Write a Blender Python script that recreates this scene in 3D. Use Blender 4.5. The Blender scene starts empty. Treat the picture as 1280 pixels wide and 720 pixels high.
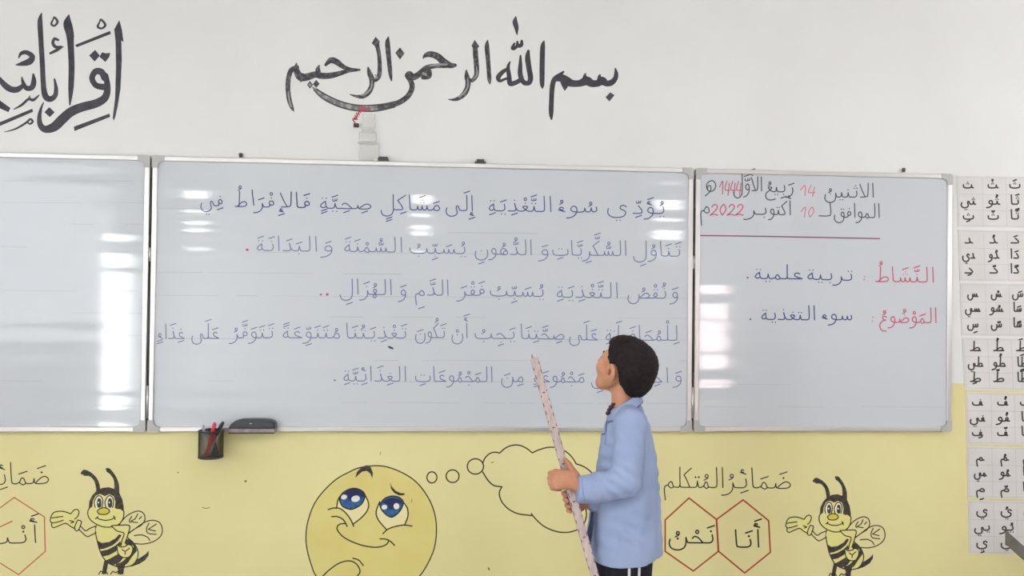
import bpy, math, random
import numpy as np
from mathutils import Vector, Matrix

random.seed(7)
C = bpy.context.scene.collection
SC = bpy.context.scene

# ------------------------------------------------------------------ camera
FPX = 1000.0                                   # focal length in pixels of the 1280 x 720 frame
CAM = np.array([1.3212, -3.6043, 1.5138])
YAW, PITCH, ROLL = -0.0708, 0.0137, -0.0111


def cam_rot():
    cy, sy = math.cos(YAW), math.sin(YAW)
    cp, sp = math.cos(PITCH), math.sin(PITCH)
    cr, sr = math.cos(ROLL), math.sin(ROLL)
    rz = np.array([[cy, -sy, 0], [sy, cy, 0], [0, 0, 1]])
    rx = np.array([[1, 0, 0], [0, cp, -sp], [0, sp, cp]])
    ry = np.array([[cr, 0, sr], [0, 1, 0], [-sr, 0, cr]])
    return rz @ rx @ ry


ROT = cam_rot()                                # columns: right, forward, up
cd = bpy.data.cameras.new('camera')
cd.sensor_width = 36.0
cd.lens = FPX / 1280.0 * 36.0
cam = bpy.data.objects.new('camera', cd)
C.objects.link(cam)
m4 = Matrix([[ROT[0][0], ROT[0][2], -ROT[0][1], CAM[0]],
             [ROT[1][0], ROT[1][2], -ROT[1][1], CAM[1]],
             [ROT[2][0], ROT[2][2], -ROT[2][1], CAM[2]],
             [0, 0, 0, 1]])
cam.matrix_world = m4
SC.camera = cam

# ------------------------------------------------------------------ world, lights, exposure
SC.view_settings.view_transform = 'Standard'
SC.view_settings.look = 'None'
SC.view_settings.gamma = 1.0
SC.view_settings.use_curve_mapping = False
SC.view_settings.exposure = 0.2
SC.cycles.use_denoising = True
SC.cycles.max_bounces = 8

world = bpy.data.worlds.new('sky')
SC.world = world
world.use_nodes = True
wb = world.node_tree.nodes['Background']
wb.inputs['Color'].default_value = (0.93, 0.97, 1.0, 1)
wb.inputs['Strength'].default_value = 20.0


def area(name, loc, rot, sx, sy, power, color):
    l = bpy.data.lights.new(name, 'AREA')
    l.shape = 'RECTANGLE'
    l.size, l.size_y, l.energy, l.color = sx, sy, power, color
    o = bpy.data.objects.new(name, l)
    o.location, o.rotation_euler = loc, rot
    C.objects.link(o)
    return o


# room box: wall plane y = 0, room towards -y
XL, XR, YB, ZC = -2.6, 6.4, -7.2, 3.45
area('fill_lamp_left', (XL + 0.12, -3.4, 1.9), (0, -math.pi / 2, 0), 1.6, 4.4, 55, (0.95, 0.98, 1.0))  # added fill lamp along the left wall, standing in for large windows
area('fill_lamp_right', (XR - 0.35, -2.2, 2.2), (0, math.radians(116), 0), 1.2, 2.3, 46, (0.95, 0.975, 1.0))  # added fill lamp brightening the right side; that wall has no openings
area('fill_lamp_ceiling', (1.6, -3.9, ZC - 0.1), (0, 0, 0), 4.5, 1.6, 60, (0.97, 0.985, 1.0))  # added overhead fill lamp to even out the room light, no fixture


# ------------------------------------------------------------------ pixel -> point on a plane y = const
def U(px, py, y=0.0):
    d = ROT @ np.array([(px - 640.0) / FPX, 1.0, (360.0 - py) / FPX])
    t = (y - CAM[1]) / d[1]
    p = CAM + d * t
    return Vector((p[0], p[1], p[2]))


# ------------------------------------------------------------------ materials
def mat(name, color, rough=0.6, spec=0.5, metal=0.0, alpha=1.0, coat=0.0):
    m = bpy.data.materials.new(name)
    m.use_nodes = True
    b = m.node_tree.nodes['Principled BSDF']
    b.inputs['Base Color'].default_value = (*color, 1)
    b.inputs['Roughness'].default_value = rough
    b.inputs['Specular IOR Level'].default_value = spec
    b.inputs['Metallic'].default_value = metal
    b.inputs['Alpha'].default_value = alpha
    b.inputs['Coat Weight'].default_value = coat
    return m


def srgb(r, g, b):
    def f(c):
        c /= 255.0
        return c / 12.92 if c <= 0.04045 else ((c + 0.055) / 1.055) ** 2.4
    return (f(r), f(g), f(b))


def noisy(m, c1, c2, scale, detail=4, lo=0.35, hi=0.65, bump=0.0, bscale=None, stretch=None):
    nt = m.node_tree
    b = nt.nodes['Principled BSDF']
    tc = nt.nodes.new('ShaderNodeTexCoord')
    src = tc.outputs['Object']
    if stretch:
        mp = nt.nodes.new('ShaderNodeMapping')
        mp.inputs['Scale'].default_value = stretch
        nt.links.new(src, mp.inputs['Vector'])
        src = mp.outputs['Vector']
    n = nt.nodes.new('ShaderNodeTexNoise')
    n.inputs['Scale'].default_value = scale
    n.inputs['Detail'].default_value = detail
    nt.links.new(src, n.inputs['Vector'])
    r = nt.nodes.new('ShaderNodeValToRGB')
    r.color_ramp.elements[0].position, r.color_ramp.elements[1].position = lo, hi
    r.color_ramp.elements[0].color, r.color_ramp.elements[1].color = (*c1, 1), (*c2, 1)
    nt.links.new(n.outputs['Fac'], r.inputs['Fac'])
    nt.links.new(r.outputs['Color'], b.inputs['Base Color'])
    if bump:
        n2 = nt.nodes.new('ShaderNodeTexNoise')
        n2.inputs['Scale'].default_value = bscale or scale * 6
        n2.inputs['Detail'].default_value = 5
        nt.links.new(src, n2.inputs['Vector'])
        bp = nt.nodes.new('ShaderNodeBump')
        bp.inputs['Strength'].default_value = bump
        bp.inputs['Distance'].default_value = 0.004
        nt.links.new(n2.outputs['Fac'], bp.inputs['Height'])
        nt.links.new(bp.outputs['Normal'], b.inputs['Normal'])
    return m


# ------------------------------------------------------------------ object helpers
def tag(o, label=None, cat=None, group=None, kind=None):
    if label: o['label'] = label
    if cat: o['category'] = cat
    if group: o['group'] = group
    if kind: o['kind'] = kind
    return o


def link(name, verts, faces, material, parent=None, smooth=False, fmats=None):
    me = bpy.data.meshes.new(name)
    me.from_pydata([tuple(v) for v in verts], [], faces)
    mats = material if isinstance(material, (list, tuple)) else [material]
    for m in mats: me.materials.append(m)
    if fmats:
        for p, k in zip(me.polygons, fmats): p.material_index = k
    if smooth:
        for p in me.polygons: p.use_smooth = True
    me.update()
    o = bpy.data.objects.new(name, me)
    C.objects.link(o)
    if parent is not None:
        o.parent = parent
        o.matrix_parent_inverse = parent.matrix_world.inverted() if False else Matrix.Translation(-parent.location)
    return o


def empty(name, loc=(0, 0, 0)):
    o = bpy.data.objects.new(name, None)
    o.empty_display_size = 0.05
    o.location = loc
    C.objects.link(o)
    return o


class MB:
    """collects closed solids into one mesh"""
    def __init__(self):
        self.v, self.f, self.k = [], [], []
        self.cur = 0

    def add(self, vs, fs):
        n = len(self.v)
        self.v += [tuple(v) for v in vs]
        self.f += [tuple(i + n for i in f) for f in fs]
        self.k += [self.cur] * len(fs)

    def box(self, x0, x1, y0, y1, z0, z1, bev=0.0):
        if bev <= 0:
            vs = [(x, y, z) for x in (x0, x1) for y in (y0, y1) for z in (z0, z1)]
            self.add(vs, [(0, 1, 3, 2), (4, 6, 7, 5), (0, 4, 5, 1), (2, 3, 7, 6), (0, 2, 6, 4), (1, 5, 7, 3)])
            return
        import bmesh
        bm = bmesh.new()
        bmesh.ops.create_cube(bm, size=1)
        for v in bm.verts:
            v.co = Vector(((x0 + x1) / 2 + v.co.x * (x1 - x0), (y0 + y1) / 2 + v.co.y * (y1 - y0), (z0 + z1) / 2 + v.co.z * (z1 - z0)))
        bmesh.ops.bevel(bm, geom=bm.edges[:], offset=bev, segments=3, affect='EDGES', profile=0.5)
        bm.verts.index_update()
        self.add([v.co.copy() for v in bm.verts], [[v.index for v in f.verts] for f in bm.faces])
        bm.free()

    def prism(self, poly, y0, y1):
        """poly in (x, z), extruded in y"""
        n = len(poly)
        vs = [(x, y0, z) for x, z in poly] + [(x, y1, z) for x, z in poly]
        fs = [tuple(range(n)), tuple(range(2 * n - 1, n - 1, -1))]
        fs += [(i, i + n, (i + 1) % n + n, (i + 1) % n) for i in range(n)]
        self.add(vs, fs)

    def rings(self, rings, cap=True):
        """list of equally long rings of points"""
        n = len(rings[0])
        vs = [p for r in rings for p in r]
        fs = []
        for a in range(len(rings) - 1):
            for i in range(n):
                j = (i + 1) % n
                fs.append((a * n + i, a * n + j, (a + 1) * n + j, (a + 1) * n + i))
        if cap:
            fs.append(tuple(range(n - 1, -1, -1)))
            fs.append(tuple(range((len(rings) - 1) * n, len(rings) * n)))
        self.add(vs, fs)

    def tube(self, pts, r, n=10, radii=None):
        pts = [Vector(p) for p in pts]
        rings = []
        for i, p in enumerate(pts):
            t = (pts[min(i + 1, len(pts) - 1)] - pts[max(i - 1, 0)]).normalized()
            a = t.orthogonal().normalized() if i == 0 else (a - t * a.dot(t)).normalized()
            b = t.cross(a)
            rr = radii[i] if radii else r
            rings.append([p + (a * math.cos(2 * math.pi * k / n) + b * math.sin(2 * math.pi * k / n)) * rr for k in range(n)])
        self.rings(rings)

    def build(self, name, material, parent=None, smooth=False):
        return link(name, self.v, self.f, material, parent, smooth, self.k)
# ------------------------------------------------------------------ drawn lines: ribbons and filled shapes lying on a wall or board plane
def spline(pts, closed=False, sub=4):
    """Catmull-Rom through points (any dimension, tuples)"""
    P = [np.array(p, float) for p in pts]
    n = len(P)
    if n < 3 and not closed: return P
    out = []
    rng = n if closed else n - 1
    for i in range(rng):
        if closed:
            p0, p1, p2, p3 = P[(i - 1) % n], P[i], P[(i + 1) % n], P[(i + 2) % n]
        else:
            p0, p1, p2, p3 = P[max(i - 1, 0)], P[i], P[i + 1], P[min(i + 2, n - 1)]
        for k in range(sub):
            t = k / sub
            out.append(0.5 * ((2 * p1) + (-p0 + p2) * t + (2 * p0 - 5 * p1 + 4 * p2 - p3) * t * t + (-p0 + 3 * p1 - 3 * p2 + p3) * t ** 3))
    if not closed: out.append(P[-1])
    return out


class Ink:
    """shapes in photo pixels, put down as geometry on the plane y; each stroke a hair above the last so they never coincide"""
    def __init__(self, y):
        self.y, self.n = y, 0
        self.v, self.f = [], []

    def _put(self, pts, faces):
        yy = self.y - self.n * 4e-6
        self.n += 1
        b = len(self.v)
        self.v += [U(p[0], p[1], yy) for p in pts]
        self.f += [tuple(i + b for i in f) for f in faces]

    def stroke(self, pts, w=1.4, closed=False, smooth=True, sub=4):
        """pts: (x, y) or (x, y, w)"""
        P = [(*p, w) if len(p) == 2 else tuple(p) for p in pts]
        P = spline(P, closed, sub) if smooth else [np.array(p, float) for p in P]
        n = len(P)
        L, R = [], []
        for i in range(n):
            if closed:
                a, c = P[(i - 1) % n], P[(i + 1) % n]
                da, dc = P[i][:2] - a[:2], c[:2] - P[i][:2]
            else:
                da = P[i][:2] - P[max(i - 1, 0)][:2]
                dc = P[min(i + 1, n - 1)][:2] - P[i][:2]
            la, lc = np.hypot(*da), np.hypot(*dc)
            da = da / la if la > 1e-9 else (dc / lc if lc > 1e-9 else np.array([1.0, 0]))
            dc = dc / lc if lc > 1e-9 else da
            t = da + dc
            lt = np.hypot(*t)
            t = t / lt if lt > 0.3 else dc
            k = 1.0 / max(0.72, float(t @ dc))
            nrm = np.array([-t[1], t[0]]) * max(P[i][2], 0.15) * 0.5 * k
            L.append(P[i][:2] + nrm)
            R.append(P[i][:2] - nrm)
        pts2 = L + R
        fs = [(i, i + 1, n + i + 1, n + i) for i in range(n - 1)]
        if closed: fs.append((n - 1, 0, n, 2 * n - 1))
        else:                                                   # round ends
            for e, s in ((0, -1), (n - 1, 1)):
                c0 = P[e][:2]
                v = L[e] - c0
                ang = [math.pi * k / 5 for k in range(6)]
                b = len(pts2)
                for a in ang:
                    aa = -s * a * (-1)
                    ca, sa = math.cos(aa), math.sin(aa)
                    pts2.append(c0 + np.array([v[0] * ca + v[1] * sa, -v[0] * sa + v[1] * ca]))
                fs.append(tuple(range(b, b + 6)))
        self._put(pts2, fs)

    def fill(self, pts, smooth=False, sub=4):
        P = spline(pts, True, sub) if smooth else pts
        from mathutils.geometry import tessellate_polygon
        tri = tessellate_polygon([[Vector((p[0], p[1], 0)) for p in P]])
        self._put(P, [tuple(t) for t in tri])

    def disc(self, x, y, r, ry=None, n=14, rot=0.0):
        ry = ry or r
        c, s = math.cos(rot), math.sin(rot)
        P = []
        for k in range(n):
            a, b = r * math.cos(2 * math.pi * k / n), ry * math.sin(2 * math.pi * k / n)
            P.append((x + a * c - b * s, y + a * s + b * c))
        self._put(P, [tuple(range(n))])

    def build(self, name, material, parent=None):
        # faces towards the room (-y)
        me_f = []
        for f in self.f:
            a, b, c = (self.v[i] for i in f[:3])
            nn = (b - a).cross(c - a)
            me_f.append(f if nn.y < 0 else tuple(reversed(f)))
        return link(name, self.v, me_f, material, parent)


def zoomed(ox, oy, s):
    """points read off an enlarged detail of the photograph"""
    def f(pts): return [(ox + p[0] / s, oy + p[1] / s, *[q / s for q in p[2:3]]) for p in pts]
    return f


# ------------------------------------------------------------------ handwritten Arabic: one line skeleton per letter form
# coordinates: x grows in the writing direction (to the left), y up, base line 0, alif 10 high
T_B = ([[(.5, 4.4), (.2, 1.6), (1.3, .1), (4, 0)]], 4, 1.0, 4.4)
T_M = ([[(0, 0), (1.4, .3), (2.1, 3.2)], [(2.1, 3.2), (2.6, .4), (4.4, 0)]], 4.4, 2.2, 3.2)
T_I = ([[(.4, 3.6), (.2, 1.3), (1.6, .1), (5, -.3), (8.2, .1), (9.4, 1.2), (9.6, 3.4)]], 10.4, 5, 2.6)
T_F = ([[(0, 0), (1.3, .4), (1.9, 3)], [(1.9, 3), (2.4, .5), (5.4, -.2), (8.6, 0), (10, 1.1), (10.2, 3.2)]], 11, 5.8, 2.6)
DAL_I = ([[(2.3, 5), (.9, 2.7), (.5, 1), (1.4, .05), (4.8, .1)]], 5.6, 2.2, 5.2)
DAL_F = ([[(0, 0), (1.3, .6), (2.3, 2.8), (2.7, 5)], [(2.7, 5), (2.1, 1.6), (2.8, .1), (6, .1)]], 6.6, 2.8, 5.2)
RA_I = ([[(.6, 3), (.3, .4), (1.3, -2.1), (3.4, -3.6), (5.2, -3.8)]], 4.8, 1.4, 3.4)
RA_F = ([[(0, 0), (1, .3), (1.7, 2.4)], [(1.7, 2.4), (1.7, -.3), (2.7, -2.5), (4.6, -3.7), (6.2, -3.8)]], 5.6, 2.2, 3.2)
WAW_I = ([[(.4, .9), (1.6, .4), (2.9, 1.2), (2.9, 2.9), (1.7, 3.9), (.6, 3.1), (.3, 1), (.8, -1.4), (2.6, -3.2), (4.8, -3.8)]], 4.4, 1.7, 4.2)
WAW_F = ([[(0, 0), (1.4, .1), (3, .5), (3.9, 1.6), (3.6, 3.2), (2.5, 3.9), (1.5, 3), (1.3, .8), (1.9, -1.5), (3.6, -3.3), (5.8, -3.8)]], 5.2, 2.6, 4.2)
SAD_H = [(5.4, .3), (4.2, 1.7), (2.6, 3), (1.1, 3), (.2, 1.7), (1, .3), (3.2, -.1), (5.6, .15)]
SAD_B = ([SAD_H + [(6.1, 2.3)], [(6.1, 2.3), (6.5, .4), (8.2, 0)]], 8.2, 3, 3.2)
SAD_M = ([[(0, 0)] + [(x + .6, y) for x, y in SAD_H[6:]] + [(6.7, 2.3)], [(x + .6, y) for x, y in SAD_H[:7]], [(6.7, 2.3), (7.1, .4), (8.8, 0)]], 8.8, 3.4, 3.2)
SAD_F = (SAD_M[0][:2] + [[(6.7, 2.3), (6.7, -.2), (7.6, -2.7), (9.8, -3.8), (12, -2.9), (12.9, -.6), (12.5, 1.6)]], 13.4, 4, 3.2)
TAH_I = ([SAD_H[:7] + [(7, 0)], [(4.4, 10), (4.7, .4)]], 7.8, 4.2, 10)
TAH_M = ([[(0, 0)] + [(x + .6, y) for x, y in SAD_H[6:]] + [(7.8, 0)], [(x + .6, y) for x, y in SAD_H[:7]], [(5, 10), (5.3, .4)]], 7.8, 4.8, 10)
AYN_B = ([[(1.3, 3.5), (2.5, 4.2), (3.8, 3.4), (3.6, 1.9), (2, 1), (0, .05)], [(0, .05), (2.6, 0), (5.8, 0)]], 5.8, 2.6, 4.4)
AYN_M = ([[(0, 0), (1.5, .5), (3.5, 2.7), (2.4, 3.3), (1.0, 2.7), (2.4, .7), (3.6, .05), (5, 0)]], 5, 2.2, 3.4)
AYN_F = ([[(0, 0), (1.5, .5), (3.5, 2.7), (2.4, 3.3), (1.0, 2.7), (2.8, .7), (4.6, -.8), (5.4, -3.2), (4.2, -5.4), (1.6, -6), (-1.6, -5.2)]], 6, 2.4, 3.6)
AYN_I = ([[(.7, 3.3), (1.9, 4.2), (3.3, 3.4), (2.7, 2), (1.2, 1.5)], [(1.2, 1.5), (3.2, .9), (4.8, -1), (5, -3.4), (3.6, -5.6), (.8, -6)]], 5.8, 2, 4.4)
HA_B = ([[(4.9, 2.5), (3.9, 3.5), (2.4, 2.9), (.3, .25)], [(.3, .25), (2.6, 0), (6, 0)]], 6, 2.8, 3.6)
HA_M = ([[(5.1, 2.4), (4.1, 3.4), (2.6, 2.8), (.6, .2)], [(0, 0), (3, -.05), (6.2, 0)]], 6.2, 3, 3.6)
MIM_B = ([[(3.4, .3), (1.5, -.3), (.3, 1), (1.2, 2.9), (2.7, 2.7), (3.5, .9), (4.4, .1), (5.5, 0)]], 5.5, 2, 3)
MIM_M = ([[(0, 0), (1.3, .4), (2.1, 2.4), (3.1, 2.6), (3.8, .9), (5.3, 0)], [(1.1, .3), (2.4, -.5), (3.8, .5)]], 5.3, 2.4, 3)
MIM_F = ([[(0, 0), (1.3, .5), (2.1, 2.6), (3.3, 2.5), (4.3, 1.1), (5.6, .7), (6.2, -.5), (6.1, -3), (5.7, -6.4)], [(1.1, .3), (2.5, -.4), (4.2, .9)]], 6.8, 2.8, 3)
MIM_I = ([[(3.8, .8), (2.4, -.2), (.6, .2), (.9, 2.2), (2.4, 2.8), (3.8, 1), (5.2, .7), (5.8, -.6), (5.7, -3), (5.3, -6.4)]], 6.2, 2.2, 3)
KAF_B = ([[(0, 9.6), (2, 8), (4.2, 6.2)], [(4.2, 6.2), (2.9, 4), (1.6, 1.4), (2, .2), (4.8, 0)]], 4.8, 1.2, 9.6)
KAF_M = ([[(0, 0), (2, 0), (5.4, 0)], [(1, 9.6), (3, 8), (5, 6.2)], [(5, 6.2), (3.7, 4), (2.5, 1.4), (1.9, 0)]], 5.4, 2.2, 9.6)
LAM_B = ([[(.7, 10), (.5, 1.6), (1.4, .1), (3.8, 0)]], 3.8, .6, 10)
LAM_M = ([[(0, 0), (1.2, .2), (1.8, 1.2), (1.9, 10)], [(1.8, 1.6), (2.5, .1), (4.2, 0)]], 4.2, 1.9, 10)
LAM_I = ([[(.5, 10), (.4, .4), (1.2, -2.8), (3.8, -4.2), (6.4, -3.2), (7.3, -.6)]], 8.2, 2, 3)
LAM_F = ([[(0, 0), (1.2, .2), (1.8, 1.2), (1.8, 10)], [(1.8, 1.2), (1.8, -.6), (2.8, -3.2), (5.2, -4.2), (7.6, -3.2), (8.3, -.6)]], 9.2, 4, 3)
FA_B = ([[(2.6, 1.9), (1.4, 1.3), (.4, 2), (.6, 3.5), (1.7, 4.1), (2.6, 3.2), (2.4, 1.4), (2.6, .3), (4.6, 0)]], 4.6, 1.6, 4.2)
FA_M = ([[(0, 0), (1.6, .2), (2.9, 1.8), (2.4, 3.2), (1.4, 3.3), (1, 2), (1.9, .6), (3, .05), (4.6, 0)]], 4.6, 1.9, 3.6)
QAF_F = ([[(0, 0), (1.6, .3), (2.9, 1.3), (2.9, 2.9), (1.8, 3.6), (.9, 2.6), (.9, .4), (1.7, -2.6), (4.4, -4), (7.2, -3), (8.2, -.6), (7.9, 1.3)]], 8.8, 2, 3.8)
FA_F = ([FA_M[0][0][:-2] + [(3, .1), (6, -.2), (8.6, .1), (9.6, 1.3), (9.7, 2.8)]], 10.4, 2, 3.6)
HEH_B = ([[(4.6, .1), (1.4, -.2), (.2, 1.2), (1.2, 3), (2.8, 4), (4.4, 2.8), (4.3, .8), (3.2, .1)], [(1, 2.6), (2.5, 1.8), (2.6, .1)], [(3.4, .1), (6, 0)]], 6, 2.4, 4.2)
HEH_M = ([[(0, 0), (1.6, .1), (3.4, 2.2), (2.5, 3.4), (1.5, 2.3), (2.8, .3), (3.6, -1.5), (2.3, -2.1), (1.8, -.7), (3, .05), (5, 0)]], 5, 2.4, 3.8)
HEH_I = ([[(2.4, 3.4), (.6, 2), (.6, .4), (2.2, -.1), (3.7, 1), (3.2, 2.8), (2, 3.8)]], 4.6, 2.2, 4)
TAM_F = ([[(0, 0), (1.1, .2), (1.8, 1.4), (2.1, 4.6)], [(2, 4.4), (3.6, 3), (4.3, 1.2), (3.1, .25), (1.7, 1.1)]], 5.2, 2.6, 4.6)
TAM_I = HEH_I
NUN_I = ([[(.5, 2.8), (.2, 0), (1.2, -2.8), (4, -4), (6.8, -3), (7.8, -.6), (7.4, 2)]], 8.6, 4, 0)
NUN_F = ([[(0, 0), (1, .3), (1.7, 2.8)], [(1.7, 2.8), (1.7, -.2), (2.6, -2.8), (5.2, -4), (8, -3), (9, -.6), (8.6, 1.8)]], 9.6, 5.3, 0)
YA_I = ([[(.8, 3.4), (2.4, 4.4), (3.9, 3.6), (3.8, 2), (1.8, .8), (1.2, -.8), (2.4, -2.8), (5.2, -3.6), (8.4, -3.2), (10.4, -1), (10.3, 2.2)]], 11, 5, 4)
YA_F = ([[(0, 0), (1.2, .4), (2.1, 2.7), (3.2, 2.6), (3.2, .6), (2.7, -1.4), (3.8, -3.2), (6.4, -3.9), (8.8, -2.9), (9.6, -.4), (9, 1.6)]], 10, 5, 2.6)
ALIF_I = ([[(.7, 10), (.4, 0)]], 2.2, .6, 10)
ALIF_F = ([[(0, 0), (1.2, .3), (1.8, 1.6), (2.2, 10)]], 3.2, 2.1, 10)
LALIF = ([[(.6, 10), (.8, 2), (1.8, .3), (5.8, 0)], [(6.2, 9.2), (4.7, 4.8), (2.6, .1)]], 7, 5.6, 9.4)
LALIF_F = ([[(0, 0), (1.2, .3), (2, 2), (2.2, 10)], [(2, 1.8), (3, .3), (6.6, 0)], [(7, 9.2), (5.5, 4.8), (3.6, .1)]], 8, 6, 9.4)
SIN = [(2.4, .2), (2.9, 2.7)], [(2.9, 2.7), (3.2, .4), (4.4, .05), (5.3, .3), (5.7, 2.6)]
SIN_B = ([[(.6, 3.2), (.3, 1), (1.2, .1), (2.2, .3), (2.8, 2.7)], [(2.8, 2.7), (3.1, .5), (4.2, .05), (5.1, .4), (5.6, 2.6)], [(5.6, 2.6), (6, .4), (7.8, 0)]], 7.8, 3, 3)
SIN_M = ([[(0, 0), (1, .2), (1.6, 2.7)], [(1.6, 2.7), (2, .4), (3, .05), (3.7, .4), (4.2, 2.7)], [(4.2, 2.7), (4.5, .4), (5.5, .05), (6.1, .4), (6.6, 2.6)], [(6.6, 2.6), (7, .4), (8.8, 0)]], 8.8, 4, 3)
SIN_T = [(.1, -.4), (1, -2.7), (3.2, -3.7), (5.6, -2.7), (6.4, -.5), (6, 1.6)]
SIN_F = (SIN_M[0][:3] + [[(6.6, 2.6)] + [(x + 6.5, y) for x, y in SIN_T]], 13.4, 4, 3)
SIN_I = (SIN_B[0][:2] + [[(5.6, 2.6)] + [(x + 5.5, y) for x, y in SIN_T]], 12.4, 3, 3)
HAM = ([[(.9, 2.5), (1.7, 3.4), (2.7, 2.8), (2.2, 1.8), (1.1, 1.5)], [(.3, .4), (3.2, 1.6)]], 4.2, 1.8, 4.6)

# base skeletons: isolated, initial, medial, final;   dots: (count, above?)
FORMS = {'b': (T_I, T_B, T_M, T_F), 'n': (NUN_I, T_B, T_M, NUN_F), 'y': (YA_I, T_B, T_M, YA_F), 'd': (DAL_I, None, None, DAL_F), 'r': (RA_I, None, None, RA_F),
         'w': (WAW_I, None, None, WAW_F), 's': (SIN_I, SIN_B, SIN_M, SIN_F), 'S': (SAD_B, SAD_B, SAD_M, SAD_F), 'T': (TAH_I, TAH_I, TAH_M, TAH_M),
         'e': (AYN_I, AYN_B, AYN_M, AYN_F), 'H': (HA_B, HA_B, HA_M, HA_M), 'm': (MIM_I, MIM_B, MIM_M, MIM_F), 'k': (KAF_B, KAF_B, KAF_M, KAF_M),
         'l': (LAM_I, LAM_B, LAM_M, LAM_F), 'f': (FA_F, FA_B, FA_M, FA_F), 'q': (QAF_F, FA_B, FA_M, QAF_F), 'h': (HEH_I, HEH_B, HEH_M, TAM_F),
         't': (TAM_I, None, None, TAM_F), 'a': (ALIF_I, None, None, ALIF_F), 'L': (LALIF, None, None, LALIF_F), 'X': (HAM, None, None, None)}
LET = {'ا': ('a', 0), 'أ': ('a', 'hu'), 'إ': ('a', 'hd'), 'ب': ('b', -1), 'ت': ('b', 2), 'ث': ('b', 3), 'ن': ('n', 1), 'ي': ('y', -2), 'ى': ('y', 0), 'ئ': ('y', 'hu'),
       'د': ('d', 0), 'ذ': ('d', 1), 'ر': ('r', 0), 'ز': ('r', 1), 'و': ('w', 0), 'ؤ': ('w', 'hu'), 'س': ('s', 0), 'ش': ('s', 3), 'ص': ('S', 0), 'ض': ('S', 1), 'ط': ('T', 0), 'ظ': ('T', 1),
       'ع': ('e', 0), 'غ': ('e', 1), 'ح': ('H', 0), 'ج': ('H', -1), 'خ': ('H', 1), 'م': ('m', 0), 'ك': ('k', 0), 'ل': ('l', 0), 'ف': ('f', 1), 'ق': ('q', 2), 'ه': ('h', 0), 'ة': ('t', 2), 'ء': ('X', 0)}
MARKS = {'\u064e': 'fatha', '\u0650': 'kasra', '\u064f': 'damma', '\u0652': 'sukun', '\u0651': 'shadda', '\u064d': 'kasratan', '\u064b': 'fathatan', '\u064c': 'dammatan'}


def layout(word, joined_start=False, joined_end=False):
    """-> strokes, dots, marks, width in skeleton units"""
    items = []
    for ch in word:
        if ch in MARKS:
            if items: items[-1][1].append(MARKS[ch])
            continue
        if ch in 'اأإ' and items and items[-1][0] == 'ل':
            items[-1][0] = 'LA'
            items[-1].append(ch)
            items[-1][2] = list(items[-1][1])
            items[-1][1] = []
            continue
        items.append([ch, [], []])
    X, S, D, M = 0.0, [], [], []
    prev = joined_start
    for i, it in enumerate(items):
        ch = it[0]
        if ch == '_':                                       # kashida
            S.append([(X, 0), (X + 3, 0)]); X += 3; prev = True
            continue
        if ch == 'LA':
            base, dot = 'L', {'ا': 0, 'أ': 'hu', 'إ': 'hd'}[it[3]]
        else:
            base, dot = LET[ch]
        I, B, Mm, F = FORMS[base]
        nxt = (i + 1 < len(items) and items[i + 1][0] != 'ء') or (i + 1 == len(items) and joined_end)
        join = nxt and B is not None
        if prev and F is not None: form = Mm if join else F
        else: form = B if join else I
        st, w, ax, top = form
        if not prev and X > 0: X += 1.0
        S += [[(x + X, y) for x, y in s] for s in st]
        lo = min(y for s in st for x, y in s)
        up, dn = top + 1.6, min(lo, 0) - 2.0
        if base in 'rwHey' and lo < -2: dn = -4.6 if base in 'rw' else lo - 2
        if isinstance(dot, int) and dot:
            k = abs(dot)
            if dot > 0:
                yy = up + .3
                if base == 'n' and lo < -2: yy = 2.2
                if base == 'b' and w > 9: yy = 4.2
                if base == 'T': yy = 6; 
                axx = ax + (2.6 if base == 'T' else 0)
                D += {1: [(axx, yy)], 2: [(axx - .9, yy), (axx + .9, yy)], 3: [(axx - .9, yy), (axx + .9, yy), (axx, yy + 1.7)]}[k]
                D[:] = D[:-k] + [(x + X, y) for x, y in D[-k:]]
                if base != 'T': up = max(up, yy + (1.9 if k < 3 else 3.4))
            else:
                yy = dn if form is not YA_I and form is not YA_F else lo - 1.9
                if base == 'H': yy = -2.4
                D += [(X + ax, yy)] if k == 1 else [(X + ax - .9, yy), (X + ax + .9, yy)]
                dn = yy - 1.9
        elif dot == 'hu':
            hx, hy = X + ax, top + (1 if base != 'y' else 2)
            S.append([(hx + .2, hy + 2.2), (hx + 1, hy + 2.6), (hx + 1.3, hy + 1.8), (hx + .3, hy + 1.1)])
            S.append([(hx - .6, hy + .4), (hx + 1.6, hy + 1.3)])
            up = hy + 4
        elif dot == 'hd':
            S.append([(X + ax - .4, -1.4), (X + ax + .5, -1.2), (X + ax + .7, -2), (X + ax - .4, -2.4)])
            S.append([(X + ax - 1, -3.2), (X + ax + 1.2, -2.6)])
            dn = -5
        up += .5
        for k, name in enumerate(sorted(it[1], key=lambda q: q != 'shadda')):
            M.append((name, X + ax, up if name not in ('kasra', 'kasratan') else dn))
            if name == 'shadda': up += 2.6
        for name in it[2]:
            M.append((name, X + .7, 12 if name != 'kasra' else -2))
        X += w
        prev = join
    return S, D, M, X


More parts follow.
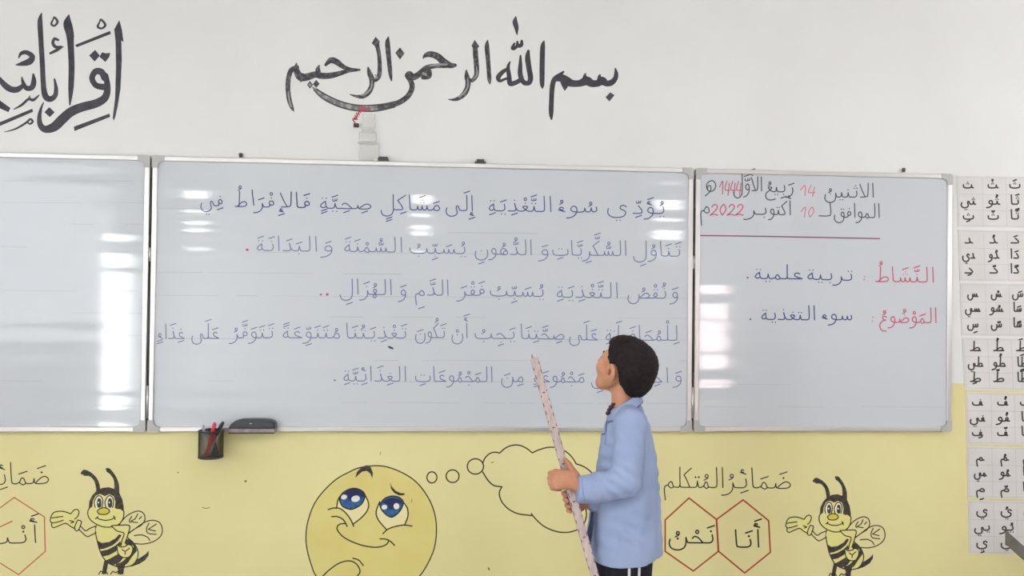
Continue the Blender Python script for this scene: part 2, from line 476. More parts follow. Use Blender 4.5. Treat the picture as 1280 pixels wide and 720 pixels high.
def write(ink, word, x_right, x_left, y_right, y_left=None, s=1.85, w=1.35, dot=1.0, mark=1.0, j0=False, j1=False):
    """write one word between two photo columns on its base line"""
    if y_left is None: y_left = y_right
    S, D, M, W = layout(word, j0, j1)
    xs = [x for st in S for x, _ in st]
    lo, hi = min(xs), max(xs)
    kx = (x_right - x_left) / (hi - lo)

    def P(x, y):
        t = (x - lo) / (hi - lo)
        return (x_right - (x - lo) * kx, y_right + (y_left - y_right) * t - y * s)
    for st in S: ink.stroke([P(*p) for p in st], w, sub=4)
    kd = 1.0 if kx > s * .8 else kx / (s * .8)
    for x, y in D:
        cx, cy = P(x, y)
        ink.fill([(cx - dot, cy), (cx, cy - dot), (cx + dot, cy), (cx, cy + dot)])
    q = s * mark
    for name, x, y in M:
        cx, cy = P(x, y)
        mw = w * .9
        def fat(dy): ink.stroke([(cx - 1.9 * q, cy + dy + .6 * q), (cx + 1.9 * q, cy + dy - .7 * q)], mw * 1.1, smooth=False)
        if name in ('fatha', 'kasra'): fat(0)
        elif name in ('kasratan', 'fathatan'): fat(-.7 * q); fat(.9 * q)
        elif name in ('damma', 'dammatan'):
            for dx in ((0,) if name == 'damma' else (-1.3 * q, 1.3 * q)):
                ink.stroke([(cx + dx + .7 * q, cy + .2 * q), (cx + dx - .6 * q, cy), (cx + dx - .4 * q, cy - 1.2 * q), (cx + dx + .7 * q, cy - 1.1 * q), (cx + dx + .6 * q, cy + .4 * q), (cx + dx - 1.3 * q, cy + 1.5 * q)], mw)
        elif name == 'sukun':
            ink.stroke([(cx + .8 * q * math.cos(a), cy - .2 * q + .9 * q * math.sin(a)) for a in [k * math.pi / 3 for k in range(6)]], mw, closed=True)
        elif name == 'shadda':
            ink.stroke([(cx + 1.5 * q, cy - .9 * q), (cx + 1.2 * q, cy + .3 * q), (cx + .2 * q, cy + .1 * q)], mw)
            ink.stroke([(cx + .2 * q, cy - .8 * q), (cx + .0 * q, cy + .5 * q), (cx - 1.3 * q, cy + .4 * q), (cx - 1.4 * q, cy - .6 * q)], mw)


DIG = {'0': [[(.5, 0), (.1, .5), (.5, 1), (.9, .5), (.5, 0)]], '1': [[(.0, .55), (.55, 1), (.75, 0)]],
       '2': [[(.1, .75), (.4, 1), (.85, .8), (.6, .4), (0, 0)], [(0, 0), (.5, .08), (1.05, 0)]],
       '4': [[(.25, 1), (0, .35), (.95, .3)], [(.75, .85), (.7, -.1)]]}


def digits(ink, text, x0, x1, ytop, ybot, w=1.5, slant=0.0):
    cw = (x1 - x0) / len(text)
    for i, c in enumerate(text):
        for st in DIG[c]:
            ink.stroke([(x0 + i * cw + x * cw * .86 + slant * y, ybot - y * (ybot - ytop)) for x, y in st], w)
# ------------------------------------------------------------------ the room
wall_white = noisy(mat('white_wall_paint', srgb(226, 222, 218), 0.75, 0.25), srgb(228, 227, 225), srgb(222, 220, 218), 1.3, bump=0.05, bscale=90)
wall_yellow = noisy(mat('yellow_wall_paint', srgb(214, 200, 134), 0.55, 0.35), srgb(226, 216, 160), srgb(220, 209, 151), 1.6, bump=0.06, bscale=80)
floor_mat = noisy(mat('floor_tile', srgb(176, 166, 150), 0.45), srgb(172, 170, 166), srgb(160, 158, 154), 3.0)
ceil_mat = noisy(mat('ceiling_paint', srgb(232, 230, 226), 0.8), srgb(234, 232, 228), srgb(228, 226, 222), 1.0)
frame_white = mat('window_frame_paint', srgb(225, 225, 222), 0.4)

TH = 0.2
DADO = U(1195, 479).z                            # top of the yellow dado
w = MB(); w.box(XL - TH, XR + TH, 0, TH, DADO, ZC); w.build('wall_front', wall_white)['kind'] = 'structure'
w = MB(); w.box(XL - TH, XR + TH, -0.0015, TH, 0, DADO); w.build('wall_front_dado', wall_yellow)['kind'] = 'structure'
w = MB(); w.box(XL - TH, XR + TH, YB - TH, TH, -0.2, 0); w.build('floor', floor_mat)['kind'] = 'structure'
w = MB(); w.box(XL - TH, XR + TH, YB - TH, TH, ZC, ZC + 0.2); w.build('ceiling', ceil_mat)['kind'] = 'structure'


def holed(name, fixed, axis, a0, a1, holes, material):
    """a wall with rectangular openings; holes = (a_lo, a_hi, z_lo, z_hi)"""
    mb = MB()
    cuts_a = sorted({a0, a1, *[h[0] for h in holes], *[h[1] for h in holes]})
    cuts_z = sorted({0.0, ZC, *[h[2] for h in holes], *[h[3] for h in holes]})
    for i in range(len(cuts_a) - 1):
        for j in range(len(cuts_z) - 1):
            ca, cz = (cuts_a[i] + cuts_a[i + 1]) / 2, (cuts_z[j] + cuts_z[j + 1]) / 2
            if any(h[0] < ca < h[1] and h[2] < cz < h[3] for h in holes): continue
            if axis == 'x': mb.box(cuts_a[i], cuts_a[i + 1], fixed[0], fixed[1], cuts_z[j], cuts_z[j + 1])
            else: mb.box(fixed[0], fixed[1], cuts_a[i], cuts_a[i + 1], cuts_z[j], cuts_z[j + 1])
    o = mb.build(name, material)
    o['kind'] = 'structure'
    return o


back_holes = [(-2.28, -1.92, 2.42, 2.72), (0.70, 1.0, 2.42, 2.78), (4.02, 4.44, 2.45, 2.8), (4.62, 5.12, 0.45, 1.62)]  # the last, low opening is added to hold the pink pane
left_holes = [(-4.45, -4.25, 0.95, 1.5), (-6.78, -5.70, 0.08, 2.06)]
holed('wall_back', (YB - TH, YB), 'x', XL - TH, XR + TH, back_holes, wall_white)
holed('wall_left', (XL - TH, XL), 'y', YB, 0, left_holes, wall_white)
w = MB(); w.box(XR, XR + TH, YB, 0, 0, ZC); w.build('wall_right', wall_white)['kind'] = 'structure'
n = 0
for h in back_holes:
    n += 1
    mb = MB(); t = 0.035
    mb.box(h[0], h[1], YB - .12, YB - .07, h[2], h[2] + t); mb.box(h[0], h[1], YB - .12, YB - .07, h[3] - t, h[3])
    mb.box(h[0], h[0] + t, YB - .12, YB - .07, h[2] + t, h[3] - t); mb.box(h[1] - t, h[1], YB - .12, YB - .07, h[2] + t, h[3] - t)
    mb.build('window_%d' % n, frame_white)['kind'] = 'structure'
for h in left_holes:
    n += 1
    mb = MB(); t = 0.04
    x0, x1 = XL - .12, XL - .07
    mb.box(x0, x1, h[0], h[1], h[2], h[2] + t); mb.box(x0, x1, h[0], h[1], h[3] - t, h[3])
    mb.box(x0, x1, h[0], h[0] + t, h[2] + t, h[3] - t); mb.box(x0, x1, h[1] - t, h[1], h[2] + t, h[3] - t)
    mb.build('window_%d' % n if h[2] > .5 else 'door_1', frame_white)['kind'] = 'structure'

# added pink pane, low in the back wall, to reflect in the right board
pane_pink = bpy.data.materials.new('pink_translucent_pane')
pane_pink.use_nodes = True
ft = pane_pink.node_tree
tr = ft.nodes.new('ShaderNodeBsdfTranslucent'); tr.inputs['Color'].default_value = (.95, .83, .82, 1)
ft.links.new(tr.outputs['BSDF'], ft.nodes['Material Output'].inputs['Surface'])
h = back_holes[-1]
w = MB(); w.box(h[0] + .03, h[1] - .03, YB - .1, YB - .095, h[2] + .03, h[3] - .03); w.build('window_7', pane_pink)['kind'] = 'structure'

# ------------------------------------------------------------------ whiteboards
enamel = mat('whiteboard_enamel', srgb(198, 201, 206), 0.07, 0.5)
nt = enamel.node_tree
bs = nt.nodes['Principled BSDF']
tc = nt.nodes.new('ShaderNodeTexCoord')
wav = nt.nodes.new('ShaderNodeTexWave')
wav.wave_type, wav.bands_direction, wav.wave_profile = 'BANDS', 'Z', 'SIN'
wav.inputs['Scale'].default_value = 3.25          # one swell per ruled line
wav.inputs['Distortion'].default_value = 0.6
wav.inputs['Detail'].default_value = 1.0
wav.inputs['Detail Scale'].default_value = 0.6
nz = nt.nodes.new('ShaderNodeTexNoise')
nz.inputs['Scale'].default_value = 2.2
nz.inputs['Detail'].default_value = 2
ad = nt.nodes.new('ShaderNodeMath'); ad.operation = 'MULTIPLY_ADD'; ad.inputs[1].default_value = 0.5
bp = nt.nodes.new('ShaderNodeBump'); bp.inputs['Strength'].default_value = 1.0; bp.inputs['Distance'].default_value = 0.0007
nt.links.new(tc.outputs['Object'], wav.inputs['Vector'])
nt.links.new(tc.outputs['Object'], nz.inputs['Vector'])
nt.links.new(nz.outputs['Fac'], ad.inputs[0]); nt.links.new(wav.outputs['Fac'], ad.inputs[2])
nt.links.new(ad.outputs[0], bp.inputs['Height']); nt.links.new(bp.outputs['Normal'], bs.inputs['Normal'])

alu = mat('brushed_aluminium', srgb(206, 203, 201), 0.32, 0.5, 0.75)
corner_grey = mat('grey_plastic_corner', srgb(176, 174, 172), 0.45)
ink_blue = mat('faded_blue_marker', srgb(106, 112, 150), 0.5)
ink_navy = mat('dark_blue_marker', srgb(58, 64, 118), 0.5)
ink_black = mat('black_marker', srgb(62, 62, 74), 0.5)
ink_red = mat('red_marker', srgb(188, 82, 106), 0.5)
ink_pink = mat('pale_red_marker', srgb(204, 118, 140), 0.5)
ink_wine = mat('dark_red_marker', srgb(128, 66, 88), 0.5)
rule_grey = mat('ruled_line_grey', srgb(172, 174, 176), 0.5)
dark_gap = mat('hinge_rubber', srgb(62, 60, 60), 0.7)

BF = -0.022                                       # front of the enamel
FR = 0.022                                        # frame width
ZB = 0.92


def whiteboard(x0, x1, label, hinge=None):
    root = empty('whiteboard', ((x0 + x1) / 2, -0.012, ZB))
    tag(root, label, 'whiteboard')
    z0, z1 = ZB, ZB + 1.2
    mb = MB(); mb.box(x0 + .004, x1 - .004, BF, -0.002, z0 + .004, z1 - .004); mb.build('writing_surface', enamel, root)
    y0, y1 = BF - 0.007, -0.002
    mb = MB()
    mb.box(x0 + FR, x1 - FR, y0, y1, z0, z0 + FR, .004); mb.box(x0 + FR, x1 - FR, y0, y1, z1 - FR, z1, .004)
    mb.box(x0, x0 + FR, y0, y1, z0 + FR, z1 - FR, .004); mb.box(x1 - FR, x1, y0, y1, z0 + FR, z1 - FR, .004)
    mb.build('frame', alu, root)
    for cx, sx in ((x0, 1), (x1, -1)):
        for cz, sz in ((z0, 1), (z1, -1)):
            m = MB()
            a, b, r = 0.052, 0.0265, 0.012
            pts = [(0, r), (r * .3, r * .3), (r, 0), (a, 0), (a, b * .92), (b * 1.35, b), (b, b * 1.35), (b * .92, a), (0, a)]
            poly = [(cx + sx * (px - .001), cz + sz * (pz - .001)) for px, pz in pts]
            if sx * sz < 0: poly = poly[::-1]
            m.prism(poly, y0 - .003, y1)
            m.build('corner_cap', corner_grey, root)
    return root


b_mid = whiteboard(0.0, 2.4, 'long middle whiteboard covered with five lines of blue Arabic handwriting')
b_right = whiteboard(2.411, 3.632, 'whiteboard to the right of the pupil, with the date and red headings')
b_left = whiteboard(-1.231, -0.011, 'blank whiteboard with no writing, left of the pen cup')

# dark hinge strips in the joints between the boards
for hx, lab in ((-0.0055, 'dark hinge strip between the blank whiteboard and the middle one'), (2.4055, 'dark hinge strip between the middle whiteboard and the dated one')):
    root = empty('hinge_strip', (hx, -0.004, ZB + .02)); tag(root, lab, 'hinge', 'hinges joining the whiteboards')
    mb = MB(); mb.box(hx - .0042, hx + .0042, -.016, -.001, ZB + .03, ZB + 1.17); mb.build('strip', dark_gap, root)
    for k, (za, zb) in enumerate(((.06, .2), (.27, .62), (.74, .8), (.86, 1.02))):
        mb = MB(); mb.tube([(hx, -.0235, ZB + za), (hx, -.0235, ZB + zb)], .0046, 10); mb.build('knuckle', dark_gap if k % 2 else alu, root, True)

# ruled lines printed on the boards
YI = BF - 0.0006
def ruled(root, segs):
    for x0, y0, x1, y1, wd in segs:
        ink = Ink(YI + .0003)
        ink.stroke([(x0, y0), ((x0 + x1) / 2, (y0 + y1) / 2), (x1, y1)], wd, sub=2)
        ink.build('ruled_line', rule_grey, root)


rng = random.Random(3)
segs = []
for i, (yl, yr) in enumerate(((233, 241), (260, 268), (287, 293.5), (314, 320), (340, 346), (369, 373), (395, 398), (423, 425), (450, 451), (476, 478), (502, 504.5))):
    x = 192.0
    while x < 858:
        ln = rng.uniform(25, 150)
        x2 = min(858, x + ln)
        t0, t1 = (x - 190) / 670, (x2 - 190) / 670
        if rng.random() < (.35 if i < 4 else .62): segs.append((x, yl + (yr - yl) * t0, x2, yl + (yr - yl) * t1, rng.choice((.5, .6, .8))))
        x = x2 + rng.uniform(4, 40)
ruled(b_mid, segs)
segs = []
for i, y in enumerate((226, 253, 280, 308, 336, 363, 391, 419, 446, 476, 507)):
    x = 2.0
    while x < 180:
        x2 = min(182, x + rng.uniform(30, 120))
        if rng.random() < .5: segs.append((x, y, x2, y + .5, rng.choice((.5, .6))))
        x = x2 + rng.uniform(10, 50)
ruled(b_left, segs)
segs = []
for y in (452, 480, 508):
    x = 880.0
    while x < 1178:
        x2 = min(1180, x + rng.uniform(30, 120))
        if rng.random() < .4: segs.append((x, y, x2, y + 1, .5))
        x = x2 + rng.uniform(10, 60)
ruled(b_right, segs)
# ------------------------------------------------------------------ handwriting on the middle board
def line(root, words, material, name='handwriting_line', label=None, y=YI, **kw):
    """a written line: a part of its board, each word a piece of it"""
    e = empty(name, root.location.copy())
    e.parent = root
    e.location = (0, 0, 0)
    if label: e['label'] = label
    for k, wd in enumerate(words):
        ink = Ink(y - k * 3e-5)
        write(ink, *wd[:5], **{**kw, **(wd[5] if len(wd) > 5 else {})})
        o = ink.build('written_word', material)
        o.parent = e
        o.matrix_parent_inverse = Matrix.Translation(-root.location)
    return e


line(b_mid, [('يُؤَدِّ', 829.6, 791.5, 266.8, 266.8), ('ي', 783, 760, 265), ('سُوءُ', 746, 698, 264.8, 265.5), ('التَّغْذِيَةِ', 688.5, 611.5, 264.5, 263.4),
             ('إِلَى', 592, 557.6, 263.4, 262.8), ('مَشَاكِلٍ', 549.5, 476.4, 262.8, 262), ('صِحِيَّةٍ', 463.5, 400.7, 261.3, 260), ('فَا', 386.5, 370.5, 259.5, 259.5, {'w': 1.5}),
             ('لإِ', 364, 349, 258.8, 258.8), ('فْرَ', 342, 317, 259, 258.6), ('ا', 317.2, 315, 256.5), ('طُ', 308.5, 294, 258, 258), ('فِي', 277.5, 251, 257.3, 257)], ink_navy, s=1.9, w=1.3)
line(b_mid, [('تَنَاوُلِ', 849.5, 791.8, 320.2, 319.8), ('السُّكَّرِيَّاتِ', 782.3, 691, 319.4, 318.8), ('وَ', 684.8, 673, 319.3), ('الدُّهُونِ', 664, 594, 318.4, 317.6),
             ('يُسَبِّبُ', 581, 512.5, 317, 316), ('السُّمْنَةَ', 502, 431, 315.2, 314.2), ('وَ', 414.8, 400.7, 314.6), ('البَدَانَةَ', 395.4, 321.6, 314, 313)], ink_blue, s=1.85, w=1.25)
line(b_mid, [('وَ', 846.8, 837.5, 372.8), ('نُقْصُ', 832, 785, 372.8, 372.4), ('التَّغْذِيَةِ', 771.5, 696.6, 372.4, 371.4), ('يُسَبِّبُ', 678.8, 613, 370.6, 369.5), ('فَقْرَ', 605, 570.7, 369.3, 369),
             ('الدَّمِ', 560, 519.5, 369, 368.8), ('وَ', 507, 498, 369.8), ('الهُزَالِ', 489, 425, 368.4, 367.4)], ink_blue, s=1.9, w=1.3)
line(b_mid, [('لِلْمُحَافَظَةِ', 846, 757.5, 425.4, 425), ('عَلَى', 747, 711.9, 425, 424.6), ('صِحَّتِنَا', 705, 651.5, 424, 423.2), ('يَجِبُ', 642.5, 594, 423.2, 423), ('أَنْ', 584.5, 565, 422.6),
             ('تَكُونَ', 555.5, 519.5, 422, 421.8), ('تَغْذِيَتُنَا', 507, 433.5, 422.6, 422.4), ('مُتَنَوِّعَةً', 424.5, 354, 422.4, 422.2), ('تَتَوَفَّرُ', 340.5, 286.5, 422, 422.4),
             ('عَلَى', 273.5, 239.8, 423, 423), ('غِذَاءٍ', 230.5, 197.6, 423.2, 423.2)], ink_blue, s=1.85, w=1.2)
line(b_mid, [('وَ', 851.2, 841, 477.2), ('احِدٍ', 834.5, 800, 478, 477.6), ('كُلِّ', 772, 739.5, 478), ('مَجْمُوعَةٍ', 730, 668, 477.6, 477.2), ('مِنَ', 653.8, 627, 477, 476.8),
             ('المَجْمُوعَاتِ', 615, 519.5, 477, 476.6), ('الغِذَائِيَّةِ', 507, 430, 476.6, 476)], ink_blue, s=1.85, w=1.25)
def full_stop(root, x, y, r, material, label=None, name='full_stop'):
    ink = Ink(YI)
    ink.disc(x, y, r, r * .85)
    o = ink.build(name, material, root)
    if label: o['label'] = label


for x, y, r in ((309, 312.2, 1.9), (409, 368, 1.9), (401, 368.2, 1.5)): full_stop(b_mid, x, y, r, ink_red, 'small red full stop')
full_stop(b_mid, 418.4, 475.4, 1.4, ink_blue)
ink = Ink(YI)
ink.fill([(484, 433), (487, 432.5), (492, 434.8), (491.5, 436.8), (487, 435.6)])
ink.build('marker_smudge', ink_black, b_mid)

# ------------------------------------------------------------------ the dated board
line(b_right, [('الاثْنَينُ'.replace('ْ', '').replace('َ', ''), 1091.5, 1031, 246.4, 246.2), ('الموافق', 1099, 1043, 272, 271.4), ('لـ'.replace('ـ', ''), 1038.4, 1024, 270.2, 269.8, {'j1': True}),
               ('رَبِيعُ', 991, 957, 240, 239.4), ('الأَ', 952, 938, 238.6, 238.2), ('وَّل', 936.5, 917, 238, 238.8, {'s': 2.1}), ('أُكتو'.replace('ُ', ''), 988.5, 960.5, 268.5, 268),
               ('بر', 957.5, 929.6, 268, 267.5), ('م', 886.2, 876, 265.6, 265.4, {'s': 2.5})], ink_black, s=1.75, w=1.3)
ink = Ink(YI)
ink.stroke(zoomed(865, 205, 7.2)([(140, 235), (130, 200), (145, 165), (185, 150), (212, 180), (205, 225), (175, 246), (145, 238), (140, 208), (158, 192), (172, 215), (160, 250), (120, 287)]), 1.3)
ink.build('written_letter', ink_black, b_right)
ink = Ink(YI)
digits(ink, '1444', 898.5, 927.5, 226.5, 242.5, 1.25, 1.5)
ink.build('year_numerals', ink_red, b_right)['label'] = 'red year numerals'
ink = Ink(YI)
digits(ink, '2022', 887.5, 930, 255.5, 269, 1.45, 2)
ink.build('year_numerals', ink_red, b_right)['label'] = 'red year numerals'
ink = Ink(YI)
digits(ink, '14', 999.5, 1020, 232, 244.5, 1.2, 2)
ink.build('day_numerals', ink_pink, b_right)['label'] = 'pale red day numerals'
ink = Ink(YI)
digits(ink, '10', 999.5, 1017.5, 259, 271.5, 1.2, 3)
ink.build('day_numerals', ink_pink, b_right)['label'] = 'pale red day numerals'
ink = Ink(YI)
ink.stroke([(874, 294.4), (950, 295.4), (1025, 296.8), (1099.5, 298.3)], 1.5)
ink.build('underline', ink_wine, b_right)
line(b_right, [('النَّشَاطُ', 1166.6, 1094.7, 352.6, 351.8), ('المَوْضُوعُ', 1170, 1100, 403.4, 402.8)], ink_red, label='red headings', s=1.85, w=1.45)
for x, y in ((1080.5, 345.8), (1080.2, 349.6), (1091, 396.6), (1090.6, 401.4)): full_stop(b_right, x, y, 1.1, ink_pink, name='colon_dot')
line(b_right, [('تربية', 1064.5, 1010, 350.4, 349), ('علمية', 1002.8, 944, 348.6, 348.2), ('سوء', 1064.5, 1027.6, 399.8, 399.6), ('التغذية', 1018.2, 952.4, 399.8, 399.2)], ink_navy, s=1.75, w=1.45)
full_stop(b_right, 934.6, 347, 1.2, ink_navy); full_stop(b_right, 938, 399, 1.2, ink_navy)
# ------------------------------------------------------------------ calligraphy and murals painted on the wall
def streaked(name, c1, c2, scale):
    return noisy(mat(name, c1, 0.55, 0.3), c1, c2, scale, detail=5, lo=.45, hi=.72, stretch=(1, 1, 1))


paint_black = noisy(mat('black_calligraphy_paint', srgb(62, 60, 66), 0.6, 0.3), srgb(58, 56, 62), srgb(74, 72, 78), 30)
paint_streak = streaked('streaky_black_paint', srgb(62, 60, 64), srgb(120, 118, 118), 55)
paint_pale = streaked('thin_grey_wash', srgb(116, 114, 114), srgb(190, 187, 184), 40)
paint_line = mat('black_brush_line', srgb(52, 46, 28), 0.55, 0.3)
paint_text = mat('black_lettering_paint', srgb(44, 44, 38), 0.55, 0.3)
paint_dark = noisy(mat('soft_black_paint', srgb(60, 54, 50), 0.6, 0.3), srgb(54, 48, 44), srgb(78, 70, 62), 60)
paint_red = mat('red_hexagon_paint', srgb(168, 66, 36), 0.55, 0.3)
paint_rust = mat('thin_red_paint', srgb(190, 92, 58), 0.55, 0.3)
paint_bee_yellow = mat('pale_yellow_paint', srgb(222, 214, 138), 0.55, 0.3)
paint_bee_strong = mat('lemon_yellow_paint', srgb(208, 194, 70), 0.55, 0.3)
paint_face = noisy(mat('smiley_yellow_paint', srgb(216, 202, 128), 0.55, 0.3), srgb(220, 207, 134), srgb(214, 200, 122), 4)
paint_white = mat('white_mural_paint', srgb(228, 226, 208), 0.55, 0.3)
paint_eye = mat('pale_yellow_eye_paint', srgb(228, 218, 164), 0.55, 0.3)
paint_blue = noisy(mat('blue_eye_paint', srgb(44, 84, 136), 0.5, 0.3), srgb(36, 74, 130), srgb(58, 104, 158), 60)
paint_navy = mat('navy_eye_paint', srgb(40, 42, 86), 0.5, 0.3)
marker_red = mat('red_scribble', srgb(176, 70, 78), 0.55)
YW, YD = -0.0006, -0.0021                          # just proud of the white wall / of the yellow dado


def mural(name, label, cat, px, py, y, group=None):
    e = empty(name, U(px, py, y))
    return tag(e, label, cat, group)


def piece(root, name, material, y, strokes=(), fills=(), discs=(), closed=(), z=lambda p: p, w=1.4, label=None, smooth_fill=False):
    ink = Ink(y)
    for f in fills: ink.fill(z(f), smooth_fill)
    for s in strokes: ink.stroke(z(s), w)
    for s in closed: ink.stroke(z(s), w, closed=True)
    for d in discs: ink.disc(*d)
    o = ink.build(name, material, root)
    if label: o['label'] = label
    return o


# --- the large line above the middle board
za, zb = zoomed(340, 10, 4.5), zoomed(560, 10, 4.5)
bas = mural('wall_calligraphy', 'black Arabic calligraphy line on the white wall above the middle whiteboard', 'calligraphy', 565, 90, YW)
piece(bas, 'calligraphy_word', paint_black, YW, z=zb, label='rightmost word of the calligraphy', strokes=[
    [(582, 625, 10), (580, 590, 26), (582, 520, 27), (587, 440, 28), (600, 400, 28), (628, 378, 24), (650, 358, 10)],
    [(606, 398, 30), (640, 395, 44), (668, 412, 52), (700, 424, 40), (740, 424, 38), (780, 410, 50), (808, 424, 42), (840, 424, 38), (868, 410, 46), (890, 424, 34), (918, 420, 34), (940, 398, 28), (946, 370, 24), (941, 340, 8)],
    [(655, 410, 50), (658, 440, 34), (657, 460, 10)], [(772, 400, 36), (770, 380, 18), (774, 368, 6)], [(855, 402, 36), (852, 384, 18), (856, 374, 6)]],
    fills=[[(912, 474), (937, 490), (908, 526), (886, 502)]])
piece(bas, 'calligraphy_word', paint_black, YW - 2e-5, z=zb, label='second word from the right, with a small upright stroke on top', strokes=[
    [(541, 185, 6), (533, 215, 26), (530, 300, 29), (529, 400, 28), (530, 436, 22), (531, 452, 6)],
    [(452, 242, 16), (448, 280, 30), (456, 340, 30), (464, 390, 30), (456, 420, 28), (430, 424, 24)],
    [(408, 268, 10), (407, 320, 22), (406, 370, 28), (420, 412, 28), (445, 424, 24)],
    [(348, 303, 8), (338, 335, 20), (344, 385, 26), (350, 425, 28), (385, 418, 26), (410, 404, 24), (430, 420, 22)],
    [(338, 340, 16), (305, 362, 24), (283, 390, 28), (292, 410, 18), (325, 398, 14), (345, 398, 16)],
    [(415, 185, 14), (412, 208, 22), (393, 212, 20), (390, 190, 12)], [(393, 210, 18), (372, 228, 18), (362, 224, 18), (374, 200, 12)],
    [(382, 48, 6), (377, 78, 28), (385, 112, 24), (388, 150, 6)]])
piece(bas, 'calligraphy_word', paint_streak, YW - 4e-5, label='third word with the long swept tail', strokes=
      zb([(0, 0, 0)])[:0] + [
    zb([(223, 181, 6), (219, 215, 26), (225, 290, 25), (230, 360, 24), (233, 405, 22), (236, 428, 6)]),
    zb([(152, 215, 28), (156, 280, 29), (161, 340, 29), (158, 380, 26), (135, 408, 22), (112, 398, 18)]),
    zb([(103, 352, 10), (106, 385, 28), (113, 415, 30), (108, 450, 30), (92, 482, 30), (62, 507, 24), (32, 516, 15), (2, 514, 4)]),
    za([(1030, 322, 20), (1000, 322, 34), (960, 298, 40), (930, 272, 38), (890, 260, 34), (862, 268, 22), (849, 284, 5)]),
    za([(1020, 332, 10), (970, 326, 24), (920, 326, 26), (870, 336, 30), (840, 362, 34), (800, 388, 36), (772, 376, 44)]),
    za([(848, 352, 30), (878, 352, 34), (880, 382, 34), (850, 390, 26)]),
    za([(762, 380, 32), (780, 410, 30), (788, 445, 30), (772, 486, 31), (735, 520, 31), (680, 545, 32), (610, 560, 36)])],
    fills=[zb([(150, 178), (176, 216), (150, 244), (132, 212)]), za([(720, 222), (745, 255), (720, 290), (694, 252)])])
piece(bas, 'calligraphy_tail', paint_pale, YW - 6e-5, z=za, label='pale grey brushed end of the swept tail', strokes=[
    [(622, 558, 32), (560, 566, 34), (500, 562, 34), (440, 554, 32), (370, 534, 30), (310, 506, 26), (255, 470, 20), (230, 446, 8)]])
ink = Ink(YW - 1.2e-4)                             # dark outline of the pale tail
ink.stroke(za([(700, 524, 6), (620, 541, 7), (520, 548, 6), (440, 540, 7), (370, 519, 7), (300, 486, 8), (250, 455, 8)]))
ink.build('tail_outline', paint_black, bas)
ink = Ink(YW - 1.3e-4)
ink.stroke(za([(690, 558, 6), (600, 578, 7), (520, 581, 7), (430, 570, 8), (350, 544, 8), (280, 506, 7), (236, 462, 6)]))
ink.build('tail_outline', paint_black, bas)
piece(bas, 'calligraphy_word', paint_streak, YW - 8e-5, z=za, label='leftmost word, ending in a long down stroke', strokes=[
    [(655, 163, 8), (650, 200, 28), (658, 290, 26), (666, 370, 22), (672, 408, 8)],
    [(590, 205, 26), (602, 260, 22), (606, 330, 24), (602, 380, 26), (582, 404, 24), (556, 392, 22)],
    [(540, 334, 8), (548, 365, 26), (560, 395, 30), (562, 430, 28), (546, 470, 30), (514, 496, 26), (476, 497, 16), (438, 486, 4)],
    [(492, 348, 14), (440, 344, 18), (400, 330, 26), (362, 302, 34), (330, 294, 32), (302, 320, 16)],
    [(480, 352, 8), (430, 354, 20), (380, 368, 28), (330, 380, 34), (280, 382, 36), (245, 374, 36), (205, 386, 40), (160, 390, 40), (138, 350, 34), (137, 312, 8)],
    [(262, 372, 30), (258, 345, 26), (266, 322, 6)], [(168, 385, 40), (162, 412, 12)],
    [(140, 334, 26), (108, 350, 28), (92, 400, 27), (90, 460, 27), (98, 520, 27), (113, 562, 20), (123, 580, 6)]],
    fills=[[(583, 161), (607, 190), (592, 228), (561, 198)], [(213, 410), (232, 432), (214, 454), (197, 432)], [(248, 404), (268, 426), (248, 450), (230, 428)]])
worn = mat('worn_grey_patches', srgb(150, 147, 146), .6)
HI = [za([(562, 410, 6), (558, 450, 9), (530, 480, 12), (500, 490, 8)]), za([(580, 376, 8), (590, 390, 10), (576, 398, 6)]), za([(92, 470, 6), (96, 510, 10), (108, 555, 8)]),
      zb([(110, 400, 8), (112, 440, 8), (92, 475, 10), (60, 500, 9)]), za([(985, 318, 8), (930, 318, 14), (890, 326, 8)]), zb([(160, 330, 5), (164, 370, 10), (150, 395, 8)]), za([(850, 366, 10), (866, 376, 12)])]
for k, pts in enumerate(HI):
    ink = Ink(YW - 1.5e-4 - k * 1e-5)
    ink.stroke(pts); ink.build('worn_patch', worn, bas)
ink = Ink(YW - 1.5e-4)
ink.fill(za([(214, 422), (223, 432), (214, 443), (206, 432)])); ink.build('worn_patch', worn, bas)

